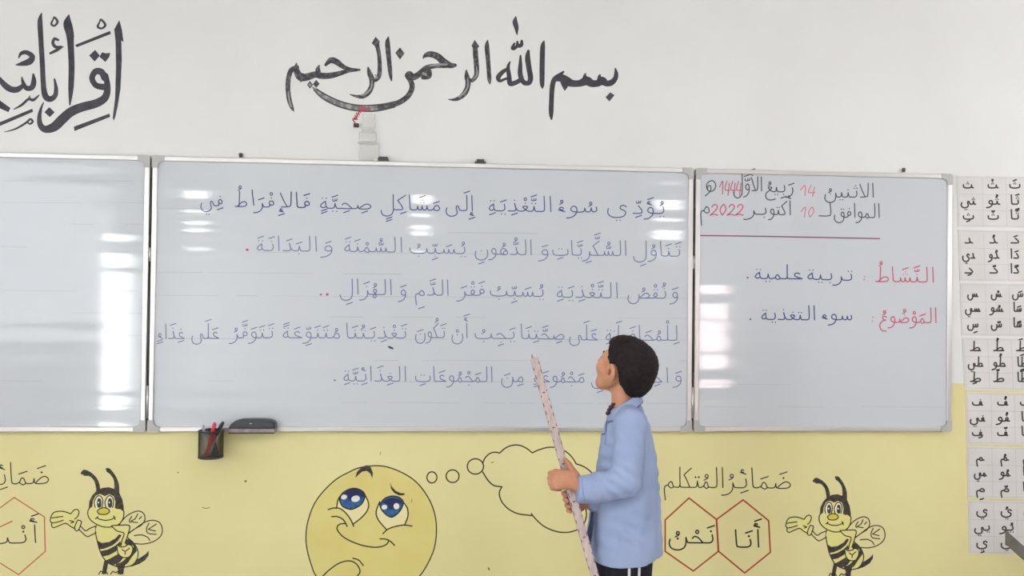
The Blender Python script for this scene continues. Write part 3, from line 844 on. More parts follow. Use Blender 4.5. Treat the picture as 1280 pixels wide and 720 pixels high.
# --- the taller line at the left edge
zl = zoomed(0, 0, 3.6)
iqr = mural('wall_calligraphy', 'tall dense black calligraphy cut by the left edge, above the blank whiteboard', 'calligraphy', 60, 90, YW)
piece(iqr, 'calligraphy_word', paint_black, YW, z=zl, label='right hand word of the tall calligraphy', strokes=[
    [(470, 352, 28), (457, 325, 30), (430, 322, 28), (414, 352, 26), (432, 384, 26), (470, 392, 30)],
    [(476, 340, 24), (484, 395, 28), (472, 440, 34), (430, 466, 38), (370, 482, 40), (320, 503, 42), (280, 537, 44), (245, 570, 42), (206, 582, 32), (183, 565, 26), (177, 530, 20), (184, 490, 12), (196, 462, 5)],
    [(310, 68, 6), (304, 105, 38), (314, 150, 36), (318, 200, 29), (322, 300, 27), (319, 400, 24), (314, 472, 6)],
    [(262, 180, 10), (245, 175, 14), (238, 195, 14), (252, 212, 14), (276, 208, 6)], [(226, 240, 10), (255, 226, 14), (284, 210, 5)]],
    fills=[[(537, 90), (549, 135), (556, 190), (546, 182), (548, 270), (542, 400), (530, 475), (520, 522), (512, 544), (507, 530), (518, 440), (522, 300), (520, 190), (514, 132)],
           [(338, 202), (495, 139), (499, 153), (345, 213)], [(332, 570), (492, 511), (496, 526), (335, 590)],
           [(428, 224), (449, 250), (426, 277), (401, 250)], [(460, 235), (474, 240), (496, 238), (492, 256), (474, 279), (447, 255)], [(318, 130), (336, 166), (322, 160)]],
    closed=[[(455, 88, 9), (474, 112, 11), (458, 128, 9), (440, 120, 11), (448, 100, 7)]])
piece(iqr, 'calligraphy_word', paint_black, YW - 4e-5, z=zl, label='left hand word of the tall calligraphy, running out of view', strokes=[
    [(187, 60, 5), (180, 95, 22), (184, 180, 23), (190, 280, 23), (195, 380, 23), (204, 432, 28), (226, 446, 26), (248, 430, 22), (252, 398, 18), (245, 356, 8)],
    [(150, 335, 10), (152, 368, 24), (143, 394, 24), (118, 396, 22), (104, 372, 16), (98, 348, 6)], [(104, 384, 18), (80, 402, 26), (50, 402, 28), (20, 382, 27), (-6, 350, 16), (-20, 340, 12), (-40, 372, 22), (-80, 380, 20)],
    [(72, 292, 5), (104, 286, 22), (134, 276, 30), (145, 254, 24), (120, 236, 20), (96, 240, 16), (84, 260, 6)],
    [(62, 492, 4), (98, 472, 11), (128, 446, 11), (150, 450, 13), (176, 428, 5)], [(128, 448, 9), (134, 432, 5)],
    [(20, 594, 3), (70, 580, 8), (118, 552, 10), (136, 536, 9), (147, 547, 10), (134, 558, 8), (120, 546, 5)]],
    fills=[[(222, 482), (246, 505), (224, 527), (200, 505)], [(0, 452), (47, 486), (38, 505), (-30, 474), (-60, 440)], [(-40, 566), (145, 489), (149, 503), (-36, 582)]],
    closed=[[(245, 78, 9), (259, 98, 11), (245, 116, 9), (231, 108, 10), (238, 90, 7)]])

# --- red scribble under the tail
zr = zoomed(420, 120, 7.2)
ink = Ink(YW - 2e-4)
ink.stroke(zr([(305, 130), (290, 92), (275, 135), (262, 90), (250, 130), (232, 88), (236, 135), (215, 105), (222, 150), (196, 130), (212, 172), (180, 150), (200, 190), (168, 172), (195, 212), (160, 190), (180, 214), (152, 205), (158, 225), (172, 240)]), 1.5, sub=2)
o = ink.build('red_scribble', marker_red)
tag(o, 'small red zigzag scribble hanging below the swept calligraphy tail', 'scribble')
e = mural('wall_hook', 'small dark hook on the white wall at the end of the red scribble', 'hook', 445.5, 157, 0)
c = U(445.5, 157, 0)
mb = MB(); mb.box(c.x - .012, c.x + .012, -.010, 0, c.z - .009, c.z + .009, .003); mb.build('hook_plate', mat('dark_brown_metal', srgb(84, 62, 60), .5), e)
mb = MB(); mb.tube([(c.x, -.008, c.z), (c.x, -.02, c.z - .003), (c.x, -.024, c.z + .006)], .004, 8); mb.build('hook_tip', bpy.data.materials['dark_brown_metal'], e, True)

# --- murals on the yellow dado
zs = zoomed(380, 575, 4.967)
smi = mural('smiley_mural', 'large round yellow face with blue eyes painted below the middle whiteboard', 'mural', 465, 660, YD)
circ = [(75, 720), (45, 650), (20, 560), (12, 480), (22, 390), (60, 280), (120, 195), (200, 120), (280, 75), (345, 48), (450, 35), (540, 50), (640, 95), (715, 155), (780, 250), (815, 350), (822, 450), (808, 550), (770, 640), (720, 718), (640, 790), (520, 850), (410, 862), (290, 848), (160, 800)]
piece(smi, 'face', paint_face, YD, z=zs, fills=[circ], smooth_fill=True)
ink = Ink(YD - 3e-5)
ink.stroke(zs(circ), 1.5, closed=True); ink.build('face_outline', paint_line, smi)
piece(smi, 'eye_white', paint_eye, YD - 6e-5, z=zs, smooth_fill=True, fills=[[(205, 300), (214, 245), (240, 200), (300, 178), (360, 190), (395, 240), (400, 290), (375, 340), (310, 392), (275, 340), (240, 308)]])
piece(smi, 'eye_white', paint_eye, YD - 6e-5, z=zs, smooth_fill=True, fills=[[(450, 300), (475, 255), (540, 224), (600, 240), (640, 285), (645, 340), (625, 400), (560, 412), (512, 432), (465, 380)]])
piece(smi, 'iris', paint_blue, YD - 9e-5, z=zs, smooth_fill=True, fills=[[(220, 250), (240, 205), (300, 176), (355, 188), (378, 220), (360, 270), (320, 298), (285, 305), (240, 288)]])
piece(smi, 'iris', paint_blue, YD - 9e-5, z=zs, smooth_fill=True, fills=[[(470, 275), (500, 240), (545, 224), (590, 232), (617, 262), (600, 310), (570, 342), (540, 354), (505, 335), (480, 305)]])
piece(smi, 'pupil', paint_navy, YD - 1.2e-4, z=zs, smooth_fill=True, fills=[[(236, 225), (270, 190), (320, 180), (370, 205), (366, 232), (330, 215), (296, 250), (276, 245), (268, 215)]])
piece(smi, 'pupil', paint_navy, YD - 1.2e-4, z=zs, smooth_fill=True, fills=[[(486, 262), (520, 240), (560, 236), (604, 250), (606, 272), (570, 262), (556, 300), (530, 304), (514, 275)]])
for k, (x, y, a, b) in enumerate(((248, 230, 19, 15), (320, 241, 27, 20), (499, 293, 18, 15), (574, 287, 18, 19))):
    q = zs([(x, y)])[0]
    piece(smi, 'eye_glint', paint_white, YD - 1.5e-4, discs=[(q[0], q[1], a / 4.967, b / 4.967, 16, -.2)])
piece(smi, 'eyebrow', paint_dark, YD - 6e-5, z=zs, fills=[[(318, 112), (328, 75), (356, 45), (390, 32), (415, 45), (428, 80), (424, 115), (412, 85), (392, 68), (362, 72), (340, 90)]])
piece(smi, 'eyebrow', paint_dark, YD - 6e-5, z=zs, fills=[[(535, 140), (545, 165), (570, 192), (600, 205), (628, 207), (620, 219), (590, 220), (560, 205), (540, 178)]])
piece(smi, 'face_lines', paint_line, YD - 1.8e-4, z=zs, w=1.6, strokes=[
    [(150, 308), (185, 298), (225, 302), (260, 330), (290, 370), (308, 412)], [(172, 352), (210, 352), (245, 372), (268, 412)],
    [(258, 394), (225, 398), (206, 415), (210, 440), (245, 478), (300, 508), (370, 532), (440, 542), (490, 535), (518, 518), (524, 500)],
    [(472, 490), (510, 492), (540, 508), (562, 530)], [(490, 458), (520, 430), (570, 412), (620, 404), (670, 410)],
    [(202, 300), (212, 245), (236, 210)], [(378, 215), (400, 265), (395, 310), (360, 355), (308, 396)], [(470, 260), (448, 320), (460, 370), (512, 432)], [(617, 262), (642, 300), (645, 350), (625, 402)],
    [(220, 250), (240, 205), (300, 176), (355, 188), (378, 220), (360, 270), (320, 298), (285, 306), (240, 288), (220, 250)],
    [(470, 275), (500, 240), (545, 224), (590, 232), (617, 262), (600, 310), (570, 342), (540, 355), (505, 335), (480, 305), (470, 275)]])
piece(smi, 'hand_outline', paint_line, YD - 1.8e-4, z=zs, w=1.6, strokes=[[(118, 720), (160, 680), (220, 640), (280, 626), (325, 645), (348, 690), (330, 722), (300, 760)], [(303, 610), (340, 622), (368, 655)], [(118, 720), (90, 760), (80, 800)]])

zc = zoomed(520, 545, 5.333)
for (x, y, a, b), lab in (((106, 276, 33, 37), 'smallest painted thought bubble, nearest to the yellow face'), ((244, 268, 43, 42), 'middle painted thought bubble of the three'), ((396, 203, 54, 51), 'largest painted thought bubble, touching the cloud outline')):
    ink = Ink(YD)
    ink.stroke(zc([(x + a * math.cos(k * math.pi / 6), y + b * math.sin(k * math.pi / 6)) for k in range(12)]), 1.6, closed=True)
    tag(ink.build('thought_bubble', paint_line), lab, 'mural', 'thought bubbles')
ink = Ink(YD - 5e-5)
for s in ([(445, 185), (458, 150), (490, 118), (525, 108), (558, 114)], [(558, 114), (590, 85), (630, 65), (680, 60), (730, 78), (775, 112)], [(775, 112), (820, 92), (880, 76), (940, 78), (990, 98), (1035, 135), (1068, 186)],
          [(1068, 186), (1110, 200), (1150, 225), (1185, 262), (1200, 310), (1180, 370), (1150, 420)], [(445, 240), (480, 295), (520, 330), (572, 338)], [(572, 340), (555, 380), (570, 435), (615, 485), (680, 518), (770, 530)],
          [(770, 518), (790, 545), (850, 600), (930, 635), (1000, 643), (1062, 630), (1110, 600), (1135, 540), (1130, 480), (1100, 440)]):
    ink.stroke(zc(s), 1.6)
tag(ink.build('thought_cloud', paint_line), 'thin black cloud outline painted on the yellow wall behind the stick', 'mural')

# hexagons and pronoun lettering
zh = zoomed(820, 570, 4.8)
for pts, lab in (([(198, 252), (362, 380), (374, 572), (224, 690), (55, 572), (55, 384)], 'red hexagon right beside the pupil, holding a black word'), ([(523, 263), (676, 388), (686, 578), (532, 702), (376, 572), (364, 380)], 'red hexagon nearest to the right hand bee, holding a black word')):
    hx = mural('hexagon_mural', lab, 'mural', *zh([pts[0]])[0][:2], YD, 'red hexagons')
    ink = Ink(YD)
    for a, b in zip(pts, pts[1:] + pts[:1]): ink.stroke(zh([a, b]), 1.8, smooth=False)
    ink.build('hexagon_outline', paint_red, hx)
    ink = Ink(YD - 1e-4)
    if pts[0][0] > 400: write(ink, 'أَنَا', 949.5, 919.5, 683.6, 684, s=2.15, w=1.9, dot=1.8)
    else: write(ink, 'نَحْنُ', 891, 836.5, 678.6, 678.2, s=2.3, w=1.8, dot=1.7)
    ink.build('lettering', paint_text, hx)
hx = mural('hexagon_mural', 'red hexagon cut by the left edge of the picture, holding a black word', 'mural', 20, 622, YD, 'red hexagons')
zf = zoomed(0, 560, 4.5)
ink = Ink(YD)
pts = [(80, 278), (250, 388), (254, 582), (105, 712), (-75, 600), (-85, 400)]
for a, b in zip(pts, pts[1:] + pts[:1]): ink.stroke(zf([a, b]), 1.3, smooth=False)
ink.stroke(zf([(68, 412), (-40, 462)]), 1.4, smooth=False)
ink.build('hexagon_outline', paint_rust, hx)
ink = Ink(YD - 1e-4)
write(ink, 'أَنْتَ', 46, -24, 678, 680, s=2.2, w=1.5, dot=1.6)
ink.build('lettering', paint_text, hx)
hd = mural('painted_heading', 'black Arabic heading painted above the two joined red hexagons', 'lettering', 908, 605, YD)
for wd, a, b, y0, y1, kw in (('ضَمَائِرُ', 988, 902, 610.4, 609.4, {}), ('المُتكلم', 903.6, 830.5, 609.4, 609, {'s': 2.5})):
    ink = Ink(YD - 2e-5 * a / 900)
    write(ink, wd, a, b, y0, y1, **{'s': 2.5, 'w': 1.35, 'dot': 1.5, **kw}); ink.build('painted_word', paint_text, hd)
hd = mural('painted_heading', 'black Arabic heading above the hexagon at the left edge', 'lettering', 30, 600, YD)
ink = Ink(YD)
write(ink, 'ضَمَائِرُ', 60.5, -24, 604, 606, s=2.7, w=1.35, dot=1.6)
ink.build('painted_word', paint_text, hd)


# --- the two painted bees (traced from the right hand one)
def bee(tf, label, dots):
    """tf: detail coordinates -> photo pixels"""
    y = YD
    root = mural('bee_mural', label, 'mural', *tf([(390, 350)])[0][:2], YD, 'painted bees')
    lw = 1.3
    P = lambda name, m, k, **kw: piece(root, name, m, y - k * 4e-5, z=tf, w=lw, **kw)
    P('wing', paint_line, 1, strokes=[[(464, 396), (500, 350), (540, 322), (580, 310), (612, 325), (620, 365), (600, 400), (560, 425), (528, 448)], [(540, 345), (525, 370), (530, 385)], [(575, 330), (560, 360), (535, 378), (575, 385)], [(600, 345), (585, 362)]], label='smaller upper wing outline')
    P('wing', paint_line, 2, strokes=[[(515, 460), (560, 425), (615, 385), (665, 370), (710, 385), (727, 430), (715, 475), (670, 510), (610, 525), (556, 522)], [(645, 390), (630, 425), (640, 455), (690, 462)], [(640, 430), (665, 412), (690, 395)], [(648, 432), (685, 440)], [(555, 470), (600, 466), (635, 480), (650, 502)]], label='larger lower wing outline')
    P('stinger', paint_dark, 1, fills=[[(500, 672), (545, 640), (590, 615), (625, 590), (644, 568), (642, 600), (620, 632), (585, 655), (540, 672)]])
    P('body', paint_bee_yellow, 3, smooth_fill=True, fills=[[(322, 415), (380, 405), (440, 412), (455, 445), (500, 480), (548, 520), (575, 570), (572, 620), (545, 662), (480, 674), (420, 660), (375, 625), (342, 565), (326, 500)]])
    P('stripe', paint_dark, 5, fills=[[(326, 500), (355, 518), (400, 512), (440, 488), (462, 462), (478, 466), (455, 505), (420, 535), (370, 556), (342, 560)]])
    P('stripe', paint_dark, 6, fills=[[(345, 572), (395, 560), (440, 535), (470, 505), (478, 540), (440, 575), (400, 598), (362, 606)]])
    P('stripe', paint_dark, 7, fills=[[(378, 634), (410, 618), (455, 590), (490, 610), (470, 640), (430, 662), (405, 655)]])
    P('stripe', paint_dark, 8, fills=[[(430, 670), (480, 640), (520, 605), (552, 545), (535, 512), (560, 530), (572, 568), (540, 610), (515, 650), (480, 676)]])
    P('stripe', paint_dark, 9, fills=[[(495, 500), (520, 492), (548, 518), (540, 540), (505, 535)]])
    P('leg', paint_dark, 10, fills=[[(372, 632), (398, 640), (388, 690), (382, 722), (356, 722), (362, 680)]])
    P('leg', paint_dark, 11, fills=[[(440, 652), (505, 640), (492, 690), (488, 722), (452, 722), (455, 690)]])
    P('boot', paint_line, 12, strokes=[[(338, 722), (350, 702), (366, 712), (378, 700), (392, 722)]])
    P('boot', paint_line, 13, strokes=[[(410, 722), (425, 704), (440, 712), (456, 704), (470, 722)]])
    P('body_outline', paint_line, 14, strokes=[[(320, 410), (318, 450), (328, 505), (345, 570), (375, 628), (420, 662), (480, 676), (540, 664), (572, 622), (577, 570), (552, 520), (510, 480)]])
    P('chest', paint_bee_strong if False else paint_bee_yellow, 15, smooth_fill=True, fills=[[(322, 420), (380, 408), (445, 415), (450, 450), (425, 490), (380, 505), (340, 492), (325, 460)]])
    P('antenna', paint_dark, 1, strokes=[[(336, 190, 26), (330, 140, 26), (315, 100, 24), (285, 70, 26), (250, 60, 40), (236, 62, 20)]])
    P('antenna', paint_dark, 2, strokes=[[(447, 190, 34), (447, 140, 30), (436, 95, 22), (412, 58, 24), (394, 42, 28), (386, 36, 14)]])
    P('head', paint_bee_yellow, 16, smooth_fill=True, fills=[[(272, 300), (290, 275), (300, 225), (340, 195), (390, 190), (440, 200), (470, 260), (492, 310), (485, 360), (455, 400), (400, 415), (350, 408), (300, 380), (275, 340)]])
    P('hood', paint_dark, 17, fills=[[(276, 290), (280, 245), (296, 210), (325, 175), (360, 158), (400, 154), (435, 166), (465, 195), (482, 235), (490, 280), (491, 316), (470, 298), (448, 296), (436, 290), (440, 250), (428, 212), (402, 200), (375, 212), (345, 198), (318, 210), (302, 245), (298, 282)]])
    P('head_outline', paint_line, 18, strokes=[[(290, 282), (272, 305), (274, 345), (300, 380), (350, 408), (400, 415), (455, 400), (485, 362), (492, 312)], [(318, 360), (330, 350), (332, 345)], [(325, 352), (345, 364), (380, 370), (415, 364), (438, 350)], [(428, 342), (434, 356), (438, 366)]])
    for k, (ex, ey) in enumerate(((338, 250), (404, 250))):
        P('eye', paint_white, 19 + k, smooth_fill=True, fills=[[(ex - 26, ey + 22), (ex - 24, ey - 14), (ex - 4, ey - 40), (ex + 18, ey - 30), (ex + 24, ey), (ex + 14, ey + 38), (ex - 10, ey + 40)]])
        P('eye_outline', paint_line, 21 + k, strokes=[[(ex - 22, ey + 36), (ex - 28, ey), (ex - 10, ey - 36), (ex + 12, ey - 36), (ex + 24, ey - 6), (ex + 18, ey + 36)]])
        P('pupil', paint_dark, 23 + k, smooth_fill=True, fills=[[(ex - 12, ey + 10), (ex - 6, ey - 20), (ex + 8, ey - 22), (ex + 16, ey), (ex + 12, ey + 34), (ex - 6, ey + 36)]])
        q = tf([(ex - 2, ey + 4)])[0]
        piece(root, 'eye_glint', paint_white, y - 26 * 4e-5, discs=[(q[0], q[1], .9, 1.2)])
    P('nose', paint_bee_strong, 27, smooth_fill=True, fills=[[(328, 310), (345, 294), (370, 288), (395, 296), (403, 314), (385, 330), (355, 332), (336, 326)]])
    P('nose_outline', paint_line, 28, strokes=[[(328, 310), (345, 294), (370, 288), (395, 296), (403, 314), (385, 330), (355, 332), (336, 326), (328, 310)]])
    P('hand', paint_bee_yellow, 3, smooth_fill=True, fills=[[(40, 372), (60, 325), (105, 310), (165, 330), (190, 302), (215, 308), (210, 345), (190, 370), (215, 385), (195, 425), (150, 405), (110, 395), (65, 415), (48, 400)]])
    P('hand_outline', paint_line, 4, strokes=[[(166, 328), (120, 312), (72, 315), (50, 335), (40, 372), (50, 388), (48, 405), (62, 418), (95, 405), (135, 390), (165, 410), (192, 425)], [(50, 355), (80, 350), (118, 345)], [(48, 388), (85, 382), (120, 370)], [(166, 328), (185, 305), (205, 299), (217, 315), (208, 345), (190, 362)], [(160, 372), (185, 380), (168, 388)]])
    P('cuff', paint_line, 5, strokes=[[(210, 368), (230, 376), (228, 395), (212, 435), (194, 434), (190, 415), (205, 375), (210, 368)]])
    P('arm', paint_line, 6, strokes=[[(225, 405), (255, 438), (285, 422), (325, 405)], [(215, 428), (262, 474), (290, 468), (322, 450)]])
    P('arm', paint_bee_yellow, 29, fills=[[(415, 408), (525, 405), (518, 440), (500, 520), (478, 525), (490, 455), (445, 440)]])
    P('arm_outline', paint_line, 30, strokes=[[(415, 405), (470, 402), (525, 405), (520, 450), (498, 520)], [(418, 410), (450, 440), (492, 455), (480, 500), (476, 528)]])
    P('hand', paint_bee_yellow, 31, smooth_fill=True, fills=[[(452, 535), (490, 545), (520, 528), (546, 548), (540, 585), (520, 610), (480, 612), (455, 585)]])
    P('hand_outline', paint_line, 32, strokes=[[(452, 530), (470, 545), (500, 540), (520, 528), (545, 545), (540, 585), (518, 612), (480, 610), (456, 585), (450, 545)], [(480, 560), (500, 572), (525, 552)], [(500, 572), (498, 592)]])
    return root


bee(zoomed(975, 590, 5.536), 'painted bee to the right of the red hexagons, raising one hand', None)
zq = zoomed(60, 580, 5.144)
bee(lambda pts: zq([(20 + (p[0] - 40) * 1.066 * .985 - 6, 25 + (p[1] - 28) * .985, *[q * 1.0 for q in p[2:3]]) for p in pts]), 'painted bee beside the hexagon at the left edge, raising one hand', None)

# small marks and scuffs on the yellow wall
ink = Ink(YD)
for pts, wd in (([(253, 634.5), (257, 635.4), (262, 634.6)], 1.0), ([(610.5, 710), (611.5, 712)], 2.0), ([(551, 0), (551, 0)], .1), ([(515, 624), (514.5, 628)], .8), ([(614, 578.5), (617, 577.5)], 1.0), ([(476, 565), (475, 568)], .8)):
    if pts[0][1] > 1: ink.stroke(pts, wd, sub=2)
ink.disc(307, 601.5, 1.6); ink.disc(222.5, 590.5, .9)
tag(ink.build('wall_scuffs', mat('brown_scuff', srgb(128, 110, 62), .7)), 'small dark scuffs scattered on the yellow wall below the boards', 'scuff', kind='stuff')
# ------------------------------------------------------------------ letter sheets taped in a column beside the right board
paper = noisy(mat('sheet_paper', srgb(214, 209, 206), 0.6, 0.3), srgb(217, 213, 211), srgb(211, 206, 203), 6)
print_ink = mat('printed_black', srgb(52, 50, 50), 0.6)
grid_ink = mat('printed_grey_rule', srgb(194, 189, 187), 0.6)
SHEETS = [
    ('topmost letter sheet, the letter with three dots, beside the corner of the dated whiteboard', (1196.5, 219.5), (1198, 283.5), (231.5, 252, 270.5), (1210.5, 1241.5, 1268.5), ('ث', 'ثْ', 'ثَ'), ('ثي', 'ثُو', 'ثَا'), ('ثِ', 'ثّ', 'ثًا')),
    ('second letter sheet from the top, the bent letter without dots', (1198, 287), (1200, 351), (300.5, 319.5, 338), (1211, 1242, 1268.5), ('د', 'دُ', 'دَ'), ('دي', 'دُو', 'دَا'), ('دِ', 'دّ', 'دًا')),
    ('third letter sheet from the top, toothed letters without dots', (1200.5, 353.5), (1202, 419.5), (367.5, 386, 405.5), (1216, 1245.5, 1272), ('س', 'سْ', 'سَ'), ('سي', 'سُو', 'سَا'), ('سِ', 'سّ', 'سًا')),
    ('fourth letter sheet from the top, tall-stemmed loop letters, by the yellow paint edge', (1203, 422), (1206, 487), (435, 454.5, 473.5), (1219.5, 1248.5, 1277), ('ط', 'طُ', 'طَ'), ('طي', 'طُو', 'طَا'), ('طِ', 'طّ', 'طًا')),
    ('fifth letter sheet from the top, looped letters with one dot above', (1207.5, 490), (1208.5, 555), (503, 523, 541), (1222, 1253.5, 1282), ('ف', 'فُ', 'فَ'), ('في', 'فُو', 'فَا'), ('فِ', 'فّ', 'فًا')),
    ('sixth letter sheet from the top, small round letters without dots', (1208.5, 558), (1210, 622.5), (572, 591.5, 611), (1225.5, 1256, 1284), ('م', 'مُ', 'مَ'), ('مي', 'مُو', 'مَا'), ('مِ', 'مّ', 'مًا')),
    ('lowest letter sheet, with two-dotted curved letters, above the grey bar', (1210.5, 625.5), (1211.5, 692), (639, 659.5, 678.5), (1227.5, 1258, 1287), ('ي', 'يُ', 'يَ'), ('يي', 'يُو', 'يَا'), ('يِ', 'يّ', 'يًا'))]
for k, (lab, tl, bl, rows, cols, *cells) in enumerate(SHEETS):
    ys = -0.0032 - .0003 * (k % 2)
    wpx = 92.0
    quad = [bl, (bl[0] + wpx, bl[1] + 1.5), (tl[0] + wpx, tl[1] + 1.5), tl]
    root = empty('letter_sheet', U(*tl, ys)); tag(root, lab, 'sheet', 'letter sheets')
    m = MB(); m.prism([(U(*p, ys).x, U(*p, ys).z) for p in quad], ys, -0.0015 if tl[1] > 430 else 0.0); m.build('paper', paper, root)
    yi = ys - .0003
    ink = Ink(yi)
    L = lambda u, v: (tl[0] + (bl[0] - tl[0]) * v + wpx * u, tl[1] + (bl[1] - tl[1]) * v + 1.5 * u)
    for a, b in ((L(.02, .03), L(.98, .03)), (L(.02, .97), L(.98, .97)), (L(.02, .03), L(.02, .97)), (L(.02, .36), L(.98, .36)), (L(.02, .67), L(.98, .67)), (L(.34, .03), L(.34, .97)), (L(.66, .03), L(.66, .97))):
        ink.stroke([a, b], .55, smooth=False)
    ink.build('grid', grid_ink, root)
    for r in range(3):
        for c in range(3):
            ink = Ink(yi - .0001)
            wd = cells[r][c]
            n = len([q for q in wd if q not in MARKS])
            x, yb = cols[c], rows[r] + 3.2
            half = (6.2 if cells[0][0] not in 'دم' else 4.6) + (2.8 if n > 1 and wd[1] not in MARKS and c == 0 else 2.0 if n > 1 and c == 1 else 0)
            if n > 1 and c == 2: half = 4.4
            write(ink, wd, x + half, x - half, yb, s=1.15, w=1.85, dot=1.05, mark=.9, j0=(c < 2 and r < 2 and cells[0][0] not in 'ي'))
            ink.build('printed_letters', print_ink, root)

# ------------------------------------------------------------------ things on the wall and on the board frames
black_plastic = mat('black_plastic', srgb(44, 44, 46), 0.4)
magnet = mat('dark_grey_clip', srgb(66, 60, 60), 0.5)
for px, py, w_, h_, lab, hat in ((479, 199.5, 15, 5, 'dark wedge-shaped clip on the middle whiteboard frame, under the translucent holder', False), (600.5, 203.2, 14, 5, 'dark hat-shaped clip on the middle whiteboard frame, left of the long calligraphy stroke', True)):
    a = U(px - w_ / 2, py + h_ / 2, -.03); b = U(px + w_ / 2, py - h_ / 2, -.03)
    zt = ZB + 1.2
    root = empty('frame_clip', (a.x / 2 + b.x / 2, -.018, zt)); tag(root, lab, 'clip')
    mid, hh, hw = (a.x + b.x) / 2, b.z - a.z, (b.x - a.x) / 2
    m = MB()
    if hat:
        m.box(mid - hw, mid + hw, -.03, -.006, zt, zt + hh * .42, .002); m.build('brim', magnet, root)
        m = MB(); m.box(mid - hw * .68, mid + hw * .68, -.027, -.008, zt + hh * .42, zt + hh, .002); m.build('cap', magnet, root)
    else:
        m.prism([(mid - hw, zt), (mid + hw, zt), (mid + hw * .72, zt + hh), (mid - hw * .8, zt + hh)], -.03, -.006); m.build('wedge', magnet, root)
        m = MB(); m.box(mid - hw * 1.6, mid - hw * .9, -.0305, -.006, zt, zt + hh * .3, .001); m.build('tongue', alu, root)
for px, py, lab in ((301, 193.5, 'small grey screw head above the left part of the middle whiteboard'), (1129.5, 212, 'small dark screw head above the dated whiteboard')):
    c = U(px, py, -.008)
    root = empty('wall_screw', (c.x, 0, c.z)); tag(root, lab, 'screw')
    m = MB(); m.tube([(c.x, 0, c.z), (c.x, -.009, c.z)], .004, 12); m.build('shank', alu, root, True)
    m = MB(); m.tube([(c.x, -.008, c.z), (c.x, -.011, c.z), (c.x, -.014, c.z)], .008, 16, radii=[.0085, .0085, .004]); m.build('head', magnet, root, True)
    m = MB(); m.box(c.x - .006, c.x + .006, -.011, -.006, c.z - .012, c.z - .005); m.build('tab', magnet, root)

# translucent plastic holder above the middle board
clear = mat('cloudy_plastic', srgb(238, 236, 232), 0.35, 0.4, alpha=0.35)
clear_edge = mat('cloudy_plastic_edge', srgb(222, 220, 216), 0.35, 0.4, alpha=0.5)
root = empty('plastic_holder', U(460, 203, 0)); tag(root, 'translucent white plastic holder on the wall beneath the swept calligraphy tail', 'holder')


def slab(x0, y0, x1, y1, d, m, name):
    a, b = U(x0, y1, 0), U(x1, y0, 0)
    q = MB(); d *= .5
    q.box(a.x, b.x, -d, -0.0002, max(a.z, ZB + 1.201), b.z, min(.006, d * .3)); q.build(name, m, root)


slab(453.5, 143, 469, 160.5, .02, clear, 'neck')
slab(452.5, 160.5, 468.5, 166, .026, clear_edge, 'collar')
slab(449, 166, 471, 178, .034, clear, 'upper_shell')
slab(448, 178, 472.5, 181, .036, clear_edge, 'rim')
slab(448.5, 181, 473.5, 204, .034, clear, 'lower_shell')

# pen cup of black wire mesh, hung on the frame
cupc = U(264, 553, -.075)
cx, cy, cz = cupc.x, -.078, cupc.z
ztop, zbot, rc = U(264, 538.5, cy).z, U(264, 571, cy).z, .0505
root = empty('pen_cup', (cx, cy, zbot)); tag(root, 'round black wire-mesh pen cup hanging under the middle whiteboard', 'pen cup')
wire = mat('black_wire_mesh', srgb(70, 60, 44), 0.5, 0.4, 0.2)
m = MB()
N, rows_ = 40, 20
for k in range(N):
    for sgn in (1, -1):
        pts = []
        for j in range(rows_ + 1):
            a = 2 * math.pi * (k + sgn * j * .5) / N
            pts.append((cx + rc * math.cos(a), cy + rc * math.sin(a), zbot + (ztop - zbot) * j / rows_))
        m.tube(pts, .00092, 4)
o = m.build('mesh_wall', wire, root)
m = MB(); m.tube([(cx + rc * math.cos(a), cy + rc * math.sin(a), ztop) for a in [2 * math.pi * k / 40 for k in range(41)]], .0036, 8); m.build('rim', black_plastic, root, True)
m = MB(); m.tube([(cx, cy, zbot - .003), (cx, cy, zbot + .001), (cx, cy, zbot + .006)], rc, 40, radii=[rc + .0015, rc + .002, rc + .0015]); m.build('base', black_plastic, root, True)
m = MB(); m.box(cx - .02, cx + .02, cy + rc, -.029, ztop - .03, ztop + .004, .001); m.build('hanger', black_plastic, root)


def marker(lab, foot, tip, r, body, cap, cat='marker'):
    foot, tip = Vector(foot), Vector(tip)
    e = empty('whiteboard_marker', foot); tag(e, lab, cat, 'pens in the mesh cup')
    d = tip - foot
    q = MB(); q.tube([foot, foot + d * .04, foot + d * .62], r, 14, radii=[r * .8, r, r]); q.build('barrel', body, e, True)
    q = MB(); q.tube([foot + d * .6, foot + d * .61, foot + d * .93, tip - d * .02, tip], r, 14, radii=[r * .9, r * 1.14, r * 1.1, r * .9, r * .5]); q.build('cap', cap, e, True)


mk_red = mat('red_marker_plastic', srgb(190, 44, 66), 0.35)
mk_rose = mat('rose_cap', srgb(214, 56, 84), 0.35)
mk_grey = mat('pale_grey_plastic', srgb(176, 170, 186), 0.35)
mk_white = mat('white_marker_barrel', srgb(205, 200, 205), 0.4)
mk_blue = mat('dark_blue_plastic', srgb(38, 50, 72), 0.4)
zf0 = zbot + .009
T = lambda px, py, yy: U(px, py, yy)
marker('rose-capped marker standing in the mesh cup, second from its left', (cx - .010, cy - .026, zf0), T(268.8, 528, cy - .024), .0072, mk_red, mk_rose)
marker('black-capped marker leaning right in the mesh cup', (cx - .022, cy - .008, zf0), T(279.2, 527, cy - .010), .0072, mk_red, black_plastic)
marker('pale grey marker leaning over the left rim of the mesh cup', (cx - .020, cy + .022, zf0), T(253.5, 531, cy + .014), .0068, mk_white, mk_grey)
marker('lilac-capped marker leaning over the right rim of the mesh cup', (cx - .004, cy + .010, zf0), T(277.5, 530.5, cy + .008), .0068, mk_white, mk_grey)
